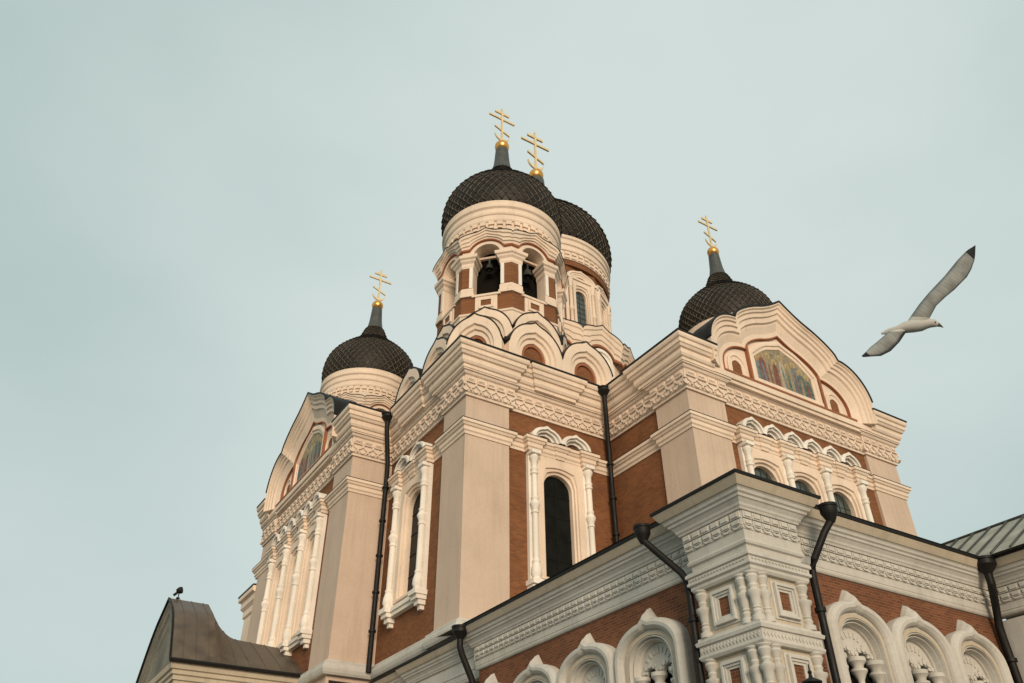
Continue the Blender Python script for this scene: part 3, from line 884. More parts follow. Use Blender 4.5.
    e -= 0.003
    # slanting foot bar
    cr.prism(F, [(-0.62 * q, zc + 1.50 * q), (0.62 * q, zc + 0.98 * q), (0.62 * q, zc + 1.13 * q), (-0.62 * q, zc + 1.65 * q)], -e, e)
    # crescent at the foot
    o_ = [(0.62 * q * math.cos(a), zc + 0.80 * q + 0.62 * q * math.sin(a)) for a in [PI * 1.05 + PI * 0.90 * i / 14 for i in range(15)]]
    i_ = [(0.60 * q * math.cos(a), zc + 0.92 * q + 0.54 * q * math.sin(a)) for a in [PI * 1.05 + PI * 0.90 * i / 14 for i in range(15)]]
    e -= 0.003
    cr.prism(F, o_ + i_[::-1], -e, e)
    cr.build('cross', M['gold'], dome)
    return dome

# ---- corner towers (open octagonal belfries) ---------------------------
def tower(cx, cy, dz, low, kr=1.0):
    rv = 3.86
    ap = rv * math.cos(PI / 8); hw = rv * math.sin(PI / 8)
    faces = [Frame(cx + ap * math.cos(k * PI / 4), cy + ap * math.sin(k * PI / 4), k * PI / 4) for k in range(8)]
    octp = lambda r: [(cx + r * math.cos(PI / 8 + k * PI / 4), cy + r * math.sin(PI / 8 + k * PI / 4)) for k in range(8)]
    Z = lambda z: z + dz
    body = MB()
    body.sweep(octp(rv + 0.05), [(-0.6, Z(23.3)), (0.0, Z(23.3)), (0.0, Z(27.35)), (0.06, Z(27.40)), (0.06, Z(27.52)), (-0.05, Z(27.6)), (-0.8, Z(27.62))], closed=True)
    tw_ = body.build('tower_base', M['cream'], CH)
    # parapet: brick under the piers, cream panel under each opening
    pb = MB()
    pb.sweep(octp(rv - 0.02), [(-0.9, Z(27.55)), (0, Z(27.55)), (0, Z(28.75)), (-0.9, Z(28.75))], closed=True)
    pb.build('belfry_parapet', M['brick'], CH)
    oo = 0.82
    for k, F in enumerate(faces):
        m = MB(); m.box(F, -0.64, 0.64, -0.3, 0.04, Z(27.5), Z(28.66)); m.box(F, -oo - 0.02, oo + 0.02, -0.5, 0.10, Z(28.66), Z(28.80))
        p = m.build('parapet_panel', M['cream'], CH)
        m = MB(); m.box(F, -0.30, 0.30, 0.0, 0.055, Z(27.95), Z(28.36)); m.build('panel_inset', M['brick'], p)
        m = MB()
        o_, i_ = [(-0.44, Z(27.8)), (0.44, Z(27.8)), (0.44, Z(28.5)), (-0.44, Z(28.5))], [(-0.30, Z(27.95)), (0.30, Z(27.95)), (0.30, Z(28.36)), (-0.30, Z(28.36))]
        m.loft([[F(a, d, z) for a, z in (o_ if q else i_)] for q, d in ((1, 0.0), (1, 0.11), (0, 0.11), (0, 0.0))], close_u=True)
        m.build('panel_frame', M['cream'], p)
    # piers at the octagon's corners
    for k in range(8):
        va = PI / 8 + k * PI / 4
        Fa, Fb = faces[k], faces[(k + 1) % 8]
        def ppath(io, dd):
            # from inside of face k's opening, round the corner vertex, to inside of the next one (clockwise order for sweep)
            a = [Fb(-io, -0.85, 0)[:2], Fb(-io, dd, 0)[:2], (cx + (rv + dd / math.cos(PI / 8)) * math.cos(va), cy + (rv + dd / math.cos(PI / 8)) * math.sin(va)), Fa(io, dd, 0)[:2], Fa(io, -0.85, 0)[:2]]
            return a[::-1]
        m = MB()
        m.sweep(ppath(oo, -0.03), [(-0.3, Z(28.7)), (0, Z(28.7)), (0, Z(31.9)), (-0.3, Z(31.9))])
        m.sweep(ppath(oo, 0.0), [(-0.25, Z(28.76)), (0.10, Z(28.76)), (0.10, Z(28.95)), (0.05, Z(29.0)), (0.05, Z(29.30)), (0.0, Z(29.42)), (-0.25, Z(29.42))])
        m.sweep(ppath(oo, 0.0), [(-0.25, Z(30.92)), (0.02, Z(30.92)), (0.06, Z(31.05)), (0.05, Z(31.25)), (0.16, Z(31.38)), (0.18, Z(31.48)), (0.28, Z(31.56)), (0.30, Z(31.76)), (-0.25, Z(31.80))])
        pr = m.build('belfry_pier', M['cream'], CH)
        # white strips at the pier's edges stand proud, brick in between
        m = MB()
        for Fq, sg in ((Fa, 1), (Fb, -1)):
            a0, a1 = sorted((sg * (oo + 0.22), sg * (hw - 0.006)))
            m.box(Fq, a0, a1, -0.2, -0.005, Z(29.40), Z(30.95))
        m.build('pier_brick', M['brick'], pr)
        m = MB()
        for Fq, sg in ((Fa, 1), (Fb, -1)):
            a0, a1 = sorted((sg * (oo + 0.01), sg * (oo + 0.21)))
            m.box(Fq, a0, a1, -0.2, 0.05, Z(29.40), Z(30.95))
        m.build('pier_edge', M['white'], pr)
    # arches
    for k, F in enumerate(faces):
        G = lambda a, d, z, F=F: F(a, d, Z(z))
        N = 20
        arc = [(-oo * math.cos(PI * i / N), 31.75 + oo * math.sin(PI * i / N)) for i in range(N + 1)]
        topl = [(-hw + 2 * hw * i / N, 33.7) for i in range(N + 1)]
        m = MB()
        m.loft([[G(a, -0.85, z) for a, z in arc], [G(a, 0, z) for a, z in arc], [G(a, 0, z) for a, z in topl]])
        m.add([G(-hw, 0, 31.75), G(-oo, 0, 31.75), G(-hw, 0, 33.7)], [(0, 1, 2)]); m.add([G(hw, 0, 31.75), G(oo, 0, 31.75), G(hw, 0, 33.7)], [(0, 1, 2)])
        # raised archivolt
        def ring_(r): return [(-r * math.cos(PI * i / N), 31.75 + r * math.sin(PI * i / N)) for i in range(N + 1)]
        m.loft([[G(a, d, z) for a, z in ring_(r)] for r, d in ((oo, 0), (oo, 0.07), (oo + 0.13, 0.09), (oo + 0.14, 0.0))])
        ar = m.build('belfry_arch', M['cream'], CH)
        t8 = math.tan(PI / 8)
        def low_c(d, r):
            w = hw + d * t8; out = []
            for i in range(41):
                a = -w + 2 * w * i / 40
                z = 32.20
                if abs(a) < r: z = max(z, 31.75 + math.sqrt(r * r - a * a))
                out.append((a, z))
            return out
        def top_c(d):
            w = hw + d * t8; out = []
            for i in range(41):
                a = -w + 2 * w * i / 40; u = abs(a) / w
                out.append((a, 32.86 + 0.44 * math.sqrt(max(0, 1 - u * u)) + 0.24 * max(0, 1 - u / 0.33) ** 1.4))
            return out
        def band(steps):
            cs = []
            for t, d in steps:
                cs.append([G(a, d, z) for a, z in mixc(low_c(d, oo + 0.30), top_c(d), t)])
            mm = MB(); mm.loft(cs); return mm
        band([(-0.02, 0.0), (-0.02, 0.13), (0.10, 0.15), (0.11, 0.04)]).build('trim_line', M['red'], ar)
        band([(0.10, 0.0), (0.10, 0.11), (0.30, 0.14), (0.33, 0.22), (0.52, 0.24), (0.55, 0.31), (0.78, 0.33), (0.82, 0.41), (1.0, 0.43), (1.0, 0.0)]).build('ogee_cornice', M['cream'], ar)
        mm = MB()
        c0 = top_c(0.46)
        mm.loft([[G(a, 0.40, z + 0.002) for a, z in c0], [G(a, 0.46, z + 0.002) for a, z in c0], [G(a, 0.46, z + 0.05) for a, z in c0], [G(a, -0.4, z + 0.10) for a, z in c0]])
        mm.build('flashing', M['dark'], ar)
    # inside: floor, ceiling and core, blackened to stand for the interior's shade
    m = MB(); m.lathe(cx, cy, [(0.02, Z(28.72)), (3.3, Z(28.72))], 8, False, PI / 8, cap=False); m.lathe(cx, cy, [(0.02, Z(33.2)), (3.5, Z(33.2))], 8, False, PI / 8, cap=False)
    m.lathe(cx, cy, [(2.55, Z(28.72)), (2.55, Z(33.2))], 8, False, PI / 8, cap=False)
    m.build('belfry_core', M['belfry_black'], CH)
    # round drum above
    m = MB(); m.lathe(cx, cy, [(3.50, Z(33.3)), (3.50, Z(33.75))], 72); m.build('brick_ring', M['brick'], CH)
    m = MB()
    m.lathe(cx, cy, [(3.40, Z(33.72)), (3.56, Z(33.72)), (3.58, Z(34.34)), (3.66, Z(34.38)), (3.70, Z(34.50)), (3.66, Z(34.56)), (3.66, Z(34.86)), (3.72, Z(34.90)), (3.76, Z(35.02)), (3.72, Z(35.10)), (3.73, Z(35.34)), (3.84, Z(35.44)), (3.86, Z(35.60)), (3.80, Z(35.66)), (3.84, Z(35.92)), (3.3, Z(35.98))], 96, smooth=False)
    n = 44
    for k in range(n):
        F = Frame(cx + 3.56 * math.cos(2 * PI * k / n), cy + 3.56 * math.sin(2 * PI * k / n), 2 * PI * k / n)
        m.box(F, -0.17, 0.17, -0.05, 0.15, Z(34.06), Z(34.32)); m.box(F, -0.13, 0.13, -0.05, 0.09, Z(33.82), Z(34.00))
    m.build('tower_drum', M['cream'], CH)
    # kokoshniks: upper ring of eight, lower tier as given
    for k in range(8):
        F = Frame(cx + 3.42 * math.cos(k * PI / 4), cy + 3.42 * math.sin(k * PI / 4), k * PI / 4)
        kokoshnik(F, 0, Z(25.65), 1.56, 1.98, CH, 0, 0.45, 0.6, niche='cream', hsr=0.92, tw=0.28, leg=0.2)
    for (ang, px, py, hw_) in low:
        F = Frame(px, py, ang)
        kokoshnik(F, 0, Z(24.3), hw_, 2.2, CH, 0, 0.45, 0.9, hsr=0.92, tw=0.26, leg=0.9)
    onion(cx, cy, Z(35.9), kr, 1.0, CH)

FT = (20.2, 33.4)
front_low = [(-PI / 2, 19.82, 29.62, 1.72), (-PI / 2, 23.22, 29.62, 1.72), (PI, 16.35, 33.3, 1.72), (PI, 16.35, 36.75, 1.72), (-3 * PI / 4, 16.88, 30.48, 1.5)]
tower(*FT, 0.0, front_low)
tower(20.2, 55.0, 0.0, [(PI, 16.45, 53.2, 1.7), (PI, 16.45, 56.6, 1.7)], 0.98)
tower(41.0, 33.8, 0.0, [(-PI / 2, 41.0, 30.05, 1.7), (-PI / 2, 44.4, 30.05, 1.7)], 0.95)

# attic under the kokoshniks of the front tower
m = MB()
m.sweep([(16.6, 38.0), (16.6, 31.6), (18.4, 30.2), (24.4, 30.2)], [(-2.0, 23.3), (0, 23.3), (0, 25.2), (-1.2, 26.4)])
m.build('attic', M['cream'], CH)

# ---- great drum and dome
MX, MY = 30.5, 44.1
def main_drum():
    nb = 12; r = 5.62; ap = r * math.cos(PI / nb); hw = r * math.sin(PI / nb)
    ph = R(-88.5)
    faces = [Frame(MX + ap * math.cos(ph + k * 2 * PI / nb), MY + ap * math.sin(ph + k * 2 * PI / nb), ph + k * 2 * PI / nb) for k in range(nb)]
    poly = lambda rr: [(MX + rr * math.cos(ph + PI / nb + k * 2 * PI / nb), MY + rr * math.sin(ph + PI / nb + k * 2 * PI / nb)) for k in range(nb)]
    m = MB(); m.sweep(poly(6.75), [(-1, 23.3), (0, 23.3), (0, 34.6), (-1.2, 35.2)], closed=True); m.build('drum_base', M['cream'], CH)
    m = MB()
    for F in faces: wall_panel(m, F, -hw, hw, 34.5, 42.6, [(-0.62, 0.62, 36.0, 40.6)])
    m.build('drum_wall', M['brick'], CH)
    for F in faces:
        mb = MB(); inn = window_frame(mb, F, 0, 0.54, 39.5, 36.1, 41.0, 0.86, -0.02, 0.14)
        w_ = mb.build('drum_window', M['cream'], CH)
        window_glass(F, 0, inn, w_, (1, 7, 0.02), M['pane2'], M['came'])
        m = MB()
        for sg in (-1, 1):
            c = F(sg * 1.08, 0.06, 0)
            m.lathe(c[0], c[1], [(0.2, 35.6), (0.2, 36.0), (0.14, 36.1), (0.14, 37.6), (0.2, 37.7), (0.2, 37.9), (0.14, 38.0), (0.14, 39.8), (0.2, 39.9), (0.16, 40.1), (0.24, 40.5), (0.24, 40.9)], 12)
        m.build('drum_column', M['cream'], CH)
        G = lambda a, d, z, F=F: F(a, d, z)
        o_ = keel(hw * 0.98, 0.80, 0.95, base=40.95, tw=0.4); i_ = keel(0.6, 0.30, 0.30, base=40.95, tw=0.4)
        m = MB(); rings(m, G, o_, i_, [(0, -0.1), (0, 0.16), (0.3, 0.18), (0.34, 0.12), (0.6, 0.11), (0.64, 0.07), (1.0, 0.06), (1.0, 0.0)]); m.build('drum_kokoshnik', M['cream'], CH)
        m = MB(); m.box(F, -hw, hw, -0.1, 0.24, 40.74, 40.94); m.build('drum_string', M['cream'], CH)
    m = MB()
    for k in range(nb):
        a = ph + PI / nb + k * 2 * PI / nb
        F = Frame(MX + r * math.cos(a), MY + r * math.sin(a), a)
        m.box(F, -0.12, 0.12, -0.2, 0.10, 35.0, 40.9)
    m.build('drum_pilaster', M['cream'], CH)
    m = MB(); m.lathe(MX, MY, [(5.70, 42.05), (5.72, 42.6)], 96); m.build('brick_ring', M['brick'], CH)
    m = MB()
    m.lathe(MX, MY, [(5.3, 42.55), (5.78, 42.55), (5.80, 43.30), (5.92, 43.36), (5.94, 43.50), (5.86, 43.58), (5.86, 43.95), (5.96, 44.0), (5.98, 44.14), (5.92, 44.22), (5.93, 44.50), (6.05, 44.6), (6.07, 44.85), (5.3, 44.95)], 120, smooth=False)
    n = 60
    for k in range(n):
        F = Frame(MX + 5.78 * math.cos(2 * PI * k / n), MY + 5.78 * math.sin(2 * PI * k / n), 2 * PI * k / n)
        m.box(F, -0.2, 0.2, -0.06, 0.13, 42.98, 43.24); m.box(F, -0.23, 0.23, -0.06, 0.08, 42.64, 42.9)
    m.build('great_drum', M['cream'], CH)
    # ring of ogee gables at the drum's foot
    rr = 7.0; ap2 = rr * math.cos(PI / nb); hw2 = rr * math.sin(PI / nb); t12 = math.tan(PI / nb)
    for k in range(nb):
        a0 = ph + R(2.5) + k * 2 * PI / nb
        F = Frame(MX + ap2 * math.cos(a0), MY + ap2 * math.sin(a0), a0)
        def tc(d):
            w = hw2 + d * t12; o = []
            for i in range(41):
                x = -w + 2 * w * i / 40; u = abs(x) / w
                o.append((x, 34.55 + 0.72 * math.sqrt(max(0, 1 - u * u)) + 0.36 * max(0, 1 - u / 0.4) ** 1.4))
            return o
        def lc(d):
            w = hw2 + d * t12; o = []
            for i in range(41):
                x = -w + 2 * w * i / 40; rr_ = 1.25
                z = 33.1
                if abs(x) < rr_: z = max(z, 32.75 + math.sqrt(rr_ ** 2 - x * x) * 0.9)
                o.append((x, z))
            return o
        def band(steps):
            mm = MB(); mm.loft([[F(x, d, z) for x, z in mixc(lc(d), tc(d), t)] for t, d in steps]); return mm
        ko = band([(0.08, 0.0), (0.08, 0.12), (0.30, 0.15), (0.33, 0.24), (0.55, 0.26), (0.58, 0.34), (0.80, 0.36), (0.84, 0.44), (1.0, 0.46), (1.0, -0.6)]).build('ogee_gable', M['cream'], CH)
        band([(-0.02, 0.0), (-0.02, 0.16), (0.09, 0.18), (0.10, 0.02)]).build('trim_line', M['red'], ko)
        mm = MB(); c0 = tc(0.5)
        mm.loft([[F(x, 0.42, z + 0.002) for x, z in c0], [F(x, 0.50, z + 0.002) for x, z in c0], [F(x, 0.50, z + 0.07) for x, z in c0], [F(x, -1.4, z + 0.12) for x, z in c0]])
        mm.build('flashing', M['dark'], ko)
        mm = MB(); o_ = arch_pts(1.0, 32.75, 30.5); i_ = arch_pts(0.55, 32.5, 30.5)
        rings(mm, lambda a, d, z: F(a, d, z), o_, i_, [(0, -0.1), (0, 0.18), (0.4, 0.2), (0.45, 0.08), (1.0, 0.06), (1.0, -0.2)]); mm.build('blind_arch', M['white'], ko)
main_drum()
onion(MX, MY, 44.9, 1.585, 1.40, CH, ncell=56, cscale=1.50)

# ---- low annex behind the left arm
m = MB()
m.sweep([(17.0, 56.4), (13.9, 56.4), (13.9, 53.6)], [(-1.5, GZ), (0, GZ), (0, 16.6), (0.12, 16.7), (0.12, 17.1), (0.3, 17.3), (0.3, 17.7), (0.5, 17.8), (0.5, 18.1), (-1.5, 18.3)])
an = m.build('annex', M['cream'], CH)
m = MB(); m.sweep([(17.0, 56.4), (13.9, 56.4), (13.9, 53.6)], [(0.2, 18.105), (0.54, 18.105), (0.54, 18.2), (-1.5, 18.5)]); m.build('flashing', M['dark'], an)

# ---- gallery ----------------------------------------------------------
GX, GY = 15.48, 13.59       # gallery wall planes
PX, PY = 14.95, 13.11       # corner pier planes
GE = 27.1                   # left end of the forward part
RX = 26.05                  # left face of the right-hand block
gw = MB()
AR_S = [18.90 + 2.54 * k for k in range(3)]
AR_L = [17.40 + 2.87 * k for k in range(4)]
wall_panel(gw, FRONT(0, GY), GX, RX, GZ, 8.4, [(c - 0.8, c + 0.8, 1.2, 6.5) for c in AR_S])
wall_panel(gw, LEFT(GX, 0), -GE, -GY, GZ, 8.4, [(-c - 0.8, -c + 0.8, 1.2, 6.5) for c in AR_L])
for a, b in (((GX, GE), (15.9, GE)),):
    gw.add([(*a, GZ), (*b, GZ), (*b, 8.4), (*a, 8.4)], [(0, 1, 2, 3)])
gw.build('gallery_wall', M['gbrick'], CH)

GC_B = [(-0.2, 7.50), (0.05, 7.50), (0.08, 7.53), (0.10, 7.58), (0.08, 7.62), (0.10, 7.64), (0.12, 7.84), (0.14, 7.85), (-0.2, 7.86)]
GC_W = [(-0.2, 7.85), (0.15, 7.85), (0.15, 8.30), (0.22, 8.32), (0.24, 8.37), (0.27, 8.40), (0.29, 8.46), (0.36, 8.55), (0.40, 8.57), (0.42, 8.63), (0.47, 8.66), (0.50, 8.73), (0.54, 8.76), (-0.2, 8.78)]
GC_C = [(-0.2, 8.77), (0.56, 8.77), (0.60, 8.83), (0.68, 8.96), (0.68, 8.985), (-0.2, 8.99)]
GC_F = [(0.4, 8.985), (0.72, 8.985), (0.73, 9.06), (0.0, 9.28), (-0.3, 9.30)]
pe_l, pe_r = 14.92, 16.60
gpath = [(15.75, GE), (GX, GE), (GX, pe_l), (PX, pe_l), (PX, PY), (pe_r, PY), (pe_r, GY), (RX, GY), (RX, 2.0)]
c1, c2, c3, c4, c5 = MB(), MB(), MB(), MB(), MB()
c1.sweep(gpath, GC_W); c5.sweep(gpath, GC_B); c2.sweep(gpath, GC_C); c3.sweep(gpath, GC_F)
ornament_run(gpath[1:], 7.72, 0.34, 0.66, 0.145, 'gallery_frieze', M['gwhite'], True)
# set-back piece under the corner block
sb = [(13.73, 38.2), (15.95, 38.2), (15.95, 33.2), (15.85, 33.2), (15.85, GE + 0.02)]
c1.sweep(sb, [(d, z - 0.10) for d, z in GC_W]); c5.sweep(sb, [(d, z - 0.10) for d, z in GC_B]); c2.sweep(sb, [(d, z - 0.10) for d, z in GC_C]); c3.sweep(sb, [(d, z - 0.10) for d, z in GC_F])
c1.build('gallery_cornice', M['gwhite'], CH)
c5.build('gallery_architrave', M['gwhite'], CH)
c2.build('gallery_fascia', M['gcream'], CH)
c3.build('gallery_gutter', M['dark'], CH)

# low lean-to roofs of the gallery
m = MB()
m.add([(14.9, 13.0, 9.2), (26.1, 13.0, 9.2), (26.1, 23.6, 9.75), (15.9, 29.6, 9.75), (14.9, 29.6, 9.2)], [(0, 1, 2, 3, 4)])
m.build('gallery_roof', M['roofgreen'], CH)

# corner pier of the gallery
def gallery_pier():
    lx, ry = 14.90, 16.72
    path = [(GX + 0.1, lx), (PX, lx), (PX, PY), (ry, PY), (ry, GY + 0.1)]
    m = MB(); m.sweep(path, [(-0.4, GZ), (0, GZ), (0, 7.86), (-0.4, 7.86)])
    pier = m.build('gallery_pier', M['gcream'], CH)
    m = MB()
    m.sweep(path, [(-0.2, 6.80), (0.10, 6.80), (0.14, 6.86), (0.14, 6.93), (0.20, 6.97), (0.20, 7.03), (0.17, 7.05), (0.17, 7.14), (0.22, 7.17), (0.22, 7.24), (0.16, 7.29), (-0.2, 7.29)])
    m.build('pier_band', M['gwhite'], pier)
    tops = [6.80, 5.12, 3.44, 1.76]
    for zt in tops[1:]:
        m = MB()
        m.sweep(path, [(-0.2, zt), (0.12, zt), (0.16, zt + 0.06), (0.16, zt + 0.10), (0.13, zt + 0.12), (0.13, zt + 0.32), (0.18, zt + 0.34), (0.20, zt + 0.42), (0.14, zt + 0.46), (0.14, zt + 0.52), (-0.2, zt + 0.54)])
        m.build('pier_band', M['gwhite'], pier)
    m = MB()
    m.sweep(path, [(-0.2, GZ), (0.2, GZ), (0.2, 0.0), (0.1, 0.1), (-0.2, 0.1)])
    m.build('pier_plinth', M['gwhite'], pier)
    m = MB(); m.sweep(path, [(-0.2, 7.27), (0.06, 7.27), (0.08, 7.46), (0.14, 7.49), (0.16, 7.55), (0.13, 7.60), (0.11, 7.62), (0.13, 7.86), (-0.2, 7.86)]); m.build('pier_band', M['gwhite'], pier)
    # small chain ornament on the bands
    for zt in [7.095] + [t + 0.22 for t in tops[1:]]:
        d = 0.165 if zt > 7 else 0.125
        hh = 0.035 if zt > 7 else 0.07
        for F, s0, s1 in ((FRONT(0, PY), PX - 0.1, ry + 0.1), (LEFT(PX, 0), -lx - 0.1, -PY + 0.1)):
            m = MB()
            n = int((s1 - s0) / 0.11)
            for i in range(n):
                c = s0 + (i + 0.5) * (s1 - s0) / n
                m.prism(F, [(c - 0.045, zt), (c, zt - hh), (c + 0.045, zt), (c, zt + hh)], d, d + 0.03)
            m.build('band_ornament', M['gwhite'], pier)
    for F, c, s_in, s_out in ((FRONT(0, PY), PX + 1.0, 1, 1), (LEFT(PX, 0), -PY - 0.97, -1, 1)):
        for zt in tops:
            zc = zt - 0.56
            m = MB()
            def sq(w, h): return [(c - w, zc - h), (c + w, zc - h), (c + w, zc + h), (c - w, zc + h)]
            m.loft([[F(a, d, z) for a, z in sq(w, h)] for w, h, d in ((0.42, 0.46, -0.02), (0.42, 0.46, 0.03), (0.36, 0.40, 0.03), (0.36, 0.40, 0.12), (0.30, 0.34, 0.12), (0.30, 0.34, 0.08), (0.24, 0.28, 0.08), (0.24, 0.28, 0.045), (0.17, 0.22, 0.045), (0.17, 0.22, -0.02))], close_u=True)
            m.build('pier_panel', M['gwhite'], pier)
            m = MB(); m.box(F, c - 0.18, c + 0.18, -0.05, 0.015, zc - 0.23, zc + 0.23); m.build('panel_brick', M['gbrick'], pier)
    # clusters of turned colonnettes
    def cluster(pts, r):
        for zt in tops:
            m = MB()
            z0 = zt - 1.16 if zt > 2 else 0.1
            H = zt - z0
            for (x, y) in pts:
                m.lathe(x, y, [(r * 1.25, z0), (r * 1.25, z0 + 0.10 * H), (r * 0.8, z0 + 0.13 * H), (r * 1.0, z0 + 0.2 * H), (r * 0.75, z0 + 0.24 * H), (r * 0.95, z0 + 0.27 * H), (r * 0.75, z0 + 0.30 * H), (r * 0.9, z0 + 0.36 * H), (r * 1.05, z0 + 0.50 * H), (r * 1.45, z0 + 0.56 * H), (r * 1.5, z0 + 0.61 * H), (r * 1.0, z0 + 0.63 * H), (r * 0.75, z0 + 0.66 * H), (r * 0.95, z0 + 0.72 * H), (r * 0.78, z0 + 0.76 * H), (r * 1.0, z0 + 0.82 * H), (r * 1.3, z0 + 0.90 * H), (r * 1.1, z0 + 0.94 * H), (r * 1.4, z0 + 0.98 * H), (r * 1.4, z0 + H)], 14)
            m.build('colonnette_cluster', M['gwhite'], pier)
    e = 0.02
    cluster([(PX, PY), (PX + 0.31, PY - e), (PX - e, PY + 0.31)], 0.122)
    cluster([(ry - 0.10, PY - e), (ry - 0.10 + 0.14, PY + 0.14)], 0.135)
    cluster([(PX - e, lx - 0.10), (PX + 0.14, lx + 0.04)], 0.135)
gallery_pier()

def gallery_window(F, c, w):
    """pointed white surround with twin round-headed lights and a pierced tympanum"""
    G = lambda a, d, z: F(c + a, d, z - 0.09)
    N = 72
    def outer(hw, zs, crest, tip, tipw):
        pts = [(-hw, 1.0), (-hw, zs)]
        for i in range(1, N):
            x = -hw + 2 * hw * i / N
            u = abs(x) / hw
            z = zs + (crest - zs) * math.sqrt(max(0, 1 - u ** 2.2))
            z += (tip - crest) * max(0.0, 1 - abs(x) / tipw) ** 1.15
            pts.append((x, z))
        return pts + [(hw, zs), (hw, 1.0)]
    o = outer(w, 6.05, 6.88, 7.27, 0.30); om_ = outer(w, 6.05, 6.89, 7.20, 0.28); of_ = outer(w, 6.05, 6.88, 7.08, 0.24)
    o2 = outer(w - 0.36, 5.85, 6.56, 6.57, 0.2)
    i_ = outer(0.74, 5.62, 6.32, 6.33, 0.2)
    m = MB()
    m.loft([[G(a, d, z) for a, z in cu] for cu, d in ((o, -0.02), (o, 0.03), (om_, 0.16), (of_, 0.27))])
    rings(m, G, of_, o2, [(0, 0.27), (0.06, 0.31), (0.16, 0.36), (0.35, 0.41), (0.60, 0.40), (0.80, 0.33), (0.88, 0.27), (0.90, 0.22), (1.0, 0.22)])
    sur = m.build('gallery_window', M['gwhite'], CH)
    m = MB(); rings(m, G, o2, i_, [(0, 0.21), (0.0, 0.24), (0.40, 0.24), (0.42, 0.16)]); m.build('cream_archivolt', M['gcream'], sur)
    m = MB(); rings(m, G, o2, i_, [(0.40, 0.235), (0.42, 0.18), (0.50, 0.24), (0.58, 0.24), (0.64, 0.12), (0.70, 0.10), (0.76, 0.15), (0.84, 0.15), (0.90, 0.0), (1.0, -0.04), (1.0, -0.3)])
    m.build('inner_moulding', M['gwhite'], sur)
    # tympanum plate above two little arches
    hw2 = 0.355
    zs2 = 5.42
    m = MB()
    n = 40
    top = [q for q in i_ if q[1] > 5.0]
    # plate built as strip between arcade underside and big arch
    und = []
    for k in range(2 * n + 1):
        x = -0.74 + 1.48 * k / (2 * n)
        xc = x + 0.37 if x < 0 else x - 0.37
        q = max(0.0, 0.30 ** 2 - xc * xc)
        und.append((x, zs2 + math.sqrt(q)))
    upr = []
    for k in range(2 * n + 1):
        x = -0.74 + 1.48 * k / (2 * n); u = abs(x) / 0.74
        upr.append((x, 5.62 + 0.70 * math.sqrt(max(0, 1 - u ** 2.2))))
    m.loft([[G(a, -0.24, z) for a, z in und], [G(a, -0.10, z) for a, z in und], [G(a, -0.10, z) for a, z in upr]])
    # radiating petals and scallops
    for sg in (-1, 1):
        cx_ = sg * 0.37
        for k in range(7):
            a = PI * (k + 0.5) / 7
            px_, pz_ = cx_ + 0.375 * math.cos(a), zs2 + 0.375 * math.sin(a)
            m.prism(G, [(px_ + 0.07 * math.cos(b), pz_ + 0.07 * math.sin(b)) for b in [2 * PI * j / 8 for j in range(8)]], -0.11, -0.055)
    for k in range(11):
        a = PI * (k + 0.5) / 11
        r0, r1 = 0.50, 0.66
        ca, sa = math.cos(a), math.sin(a)
        t = 0.03
        m.prism(G, [(r0 * ca - t * sa, 5.55 + r0 * sa + t * ca), (r0 * ca + t * sa, 5.55 + r0 * sa - t * ca), (r1 * ca + t * sa, 5.55 + r1 * sa - t * ca), (r1 * ca - t * sa, 5.55 + r1 * sa + t * ca)], -0.105, -0.07)
    m.build('tympanum', M['gwhite'], sur)
    m = MB()
    for sg, xx in ((0, 0.0), (1, 0.72), (-1, -0.72)):
        p = G(xx, -0.06, 0)
        m.lathe(p[0], p[1], [(0.11, 1.2), (0.11, 1.4), (0.075, 1.5), (0.07, 3.0), (0.10, 3.05), (0.10, 3.15), (0.07, 3.2), (0.07, 4.72), (0.11, 4.76), (0.08, 4.82), (0.09, 4.90), (0.15, 5.02), (0.21, 5.10), (0.21, 5.15), (0.13, 5.19), (0.15, 5.26), (0.23, 5.34), (0.23, 5.44)], 14)
    m.build('twin_column', M['gwhite'], sur)
    m = MB(); m.box(G, -0.74, 0.74, -0.30, -0.26, 1.2, 6.0); p = m.build('pane', M['glass'], sur)
    m = MB()
    for x in (-0.37, 0.37): m.box(G, x - 0.015, x + 0.015, -0.26, -0.24, 1.2, 5.4)
    for k in range(7): m.box(G, -0.74, 0.74, -0.26, -0.245, 1.7 + k * 0.55, 1.73 + k * 0.55)
    m.build('glazing_bar', M['sash'], p)
    m = MB(); m.box(G, -w, w, -0.05, 0.45, 0.8, 1.0); m.build('sill', M['gwhite'], sur)
for c in AR_S: gallery_window(FRONT(0, GY), c, 1.265)
for c in AR_L: gallery_window(LEFT(GX, 0), -c, 1.425)

# right-hand block with a seamed roof
m = MB()
m.sweep([(RX, GY), (RX, 1.0), (34.0, 1.0), (34.0, GY)], [(-0.4, GZ), (0, GZ), (0, 7.4), (-0.4, 7.4)])
m.build('porch_block', M['gwhite'], CH)
m = MB()
m.box(LEFT(RX, 0), -12.3, -2.0, -0.1, 0.14, 5.6, 5.85); m.box(LEFT(RX, 0), -12.3, -2.0, -0.1, 0.10, 6.85, 7.0)
for k in range(3): m.box(LEFT(RX, 0), -12.75 + k * 0.30, -12.55 + k * 0.30, -0.1, 0.16 - 0.02 * k, 1.0, 5.6)
m.build('block_moulding', M['gwhite'], CH)
rb = MB()
rb.loft([[(25.12, 1.0, 9.06), (25.12, 16.5, 9.06)], [(28.25, 3.0, 11.03), (28.25, 16.5, 11.03)], [(33.0, 3.0, 9.0), (33.0, 16.5, 9.0)]])
rb.add([(25.12, 1.0, 9.06), (28.25, 3.0, 11.03), (33.0, 3.0, 9.0), (33.0, 1.0, 8.6)], [(0, 1, 2, 3)])
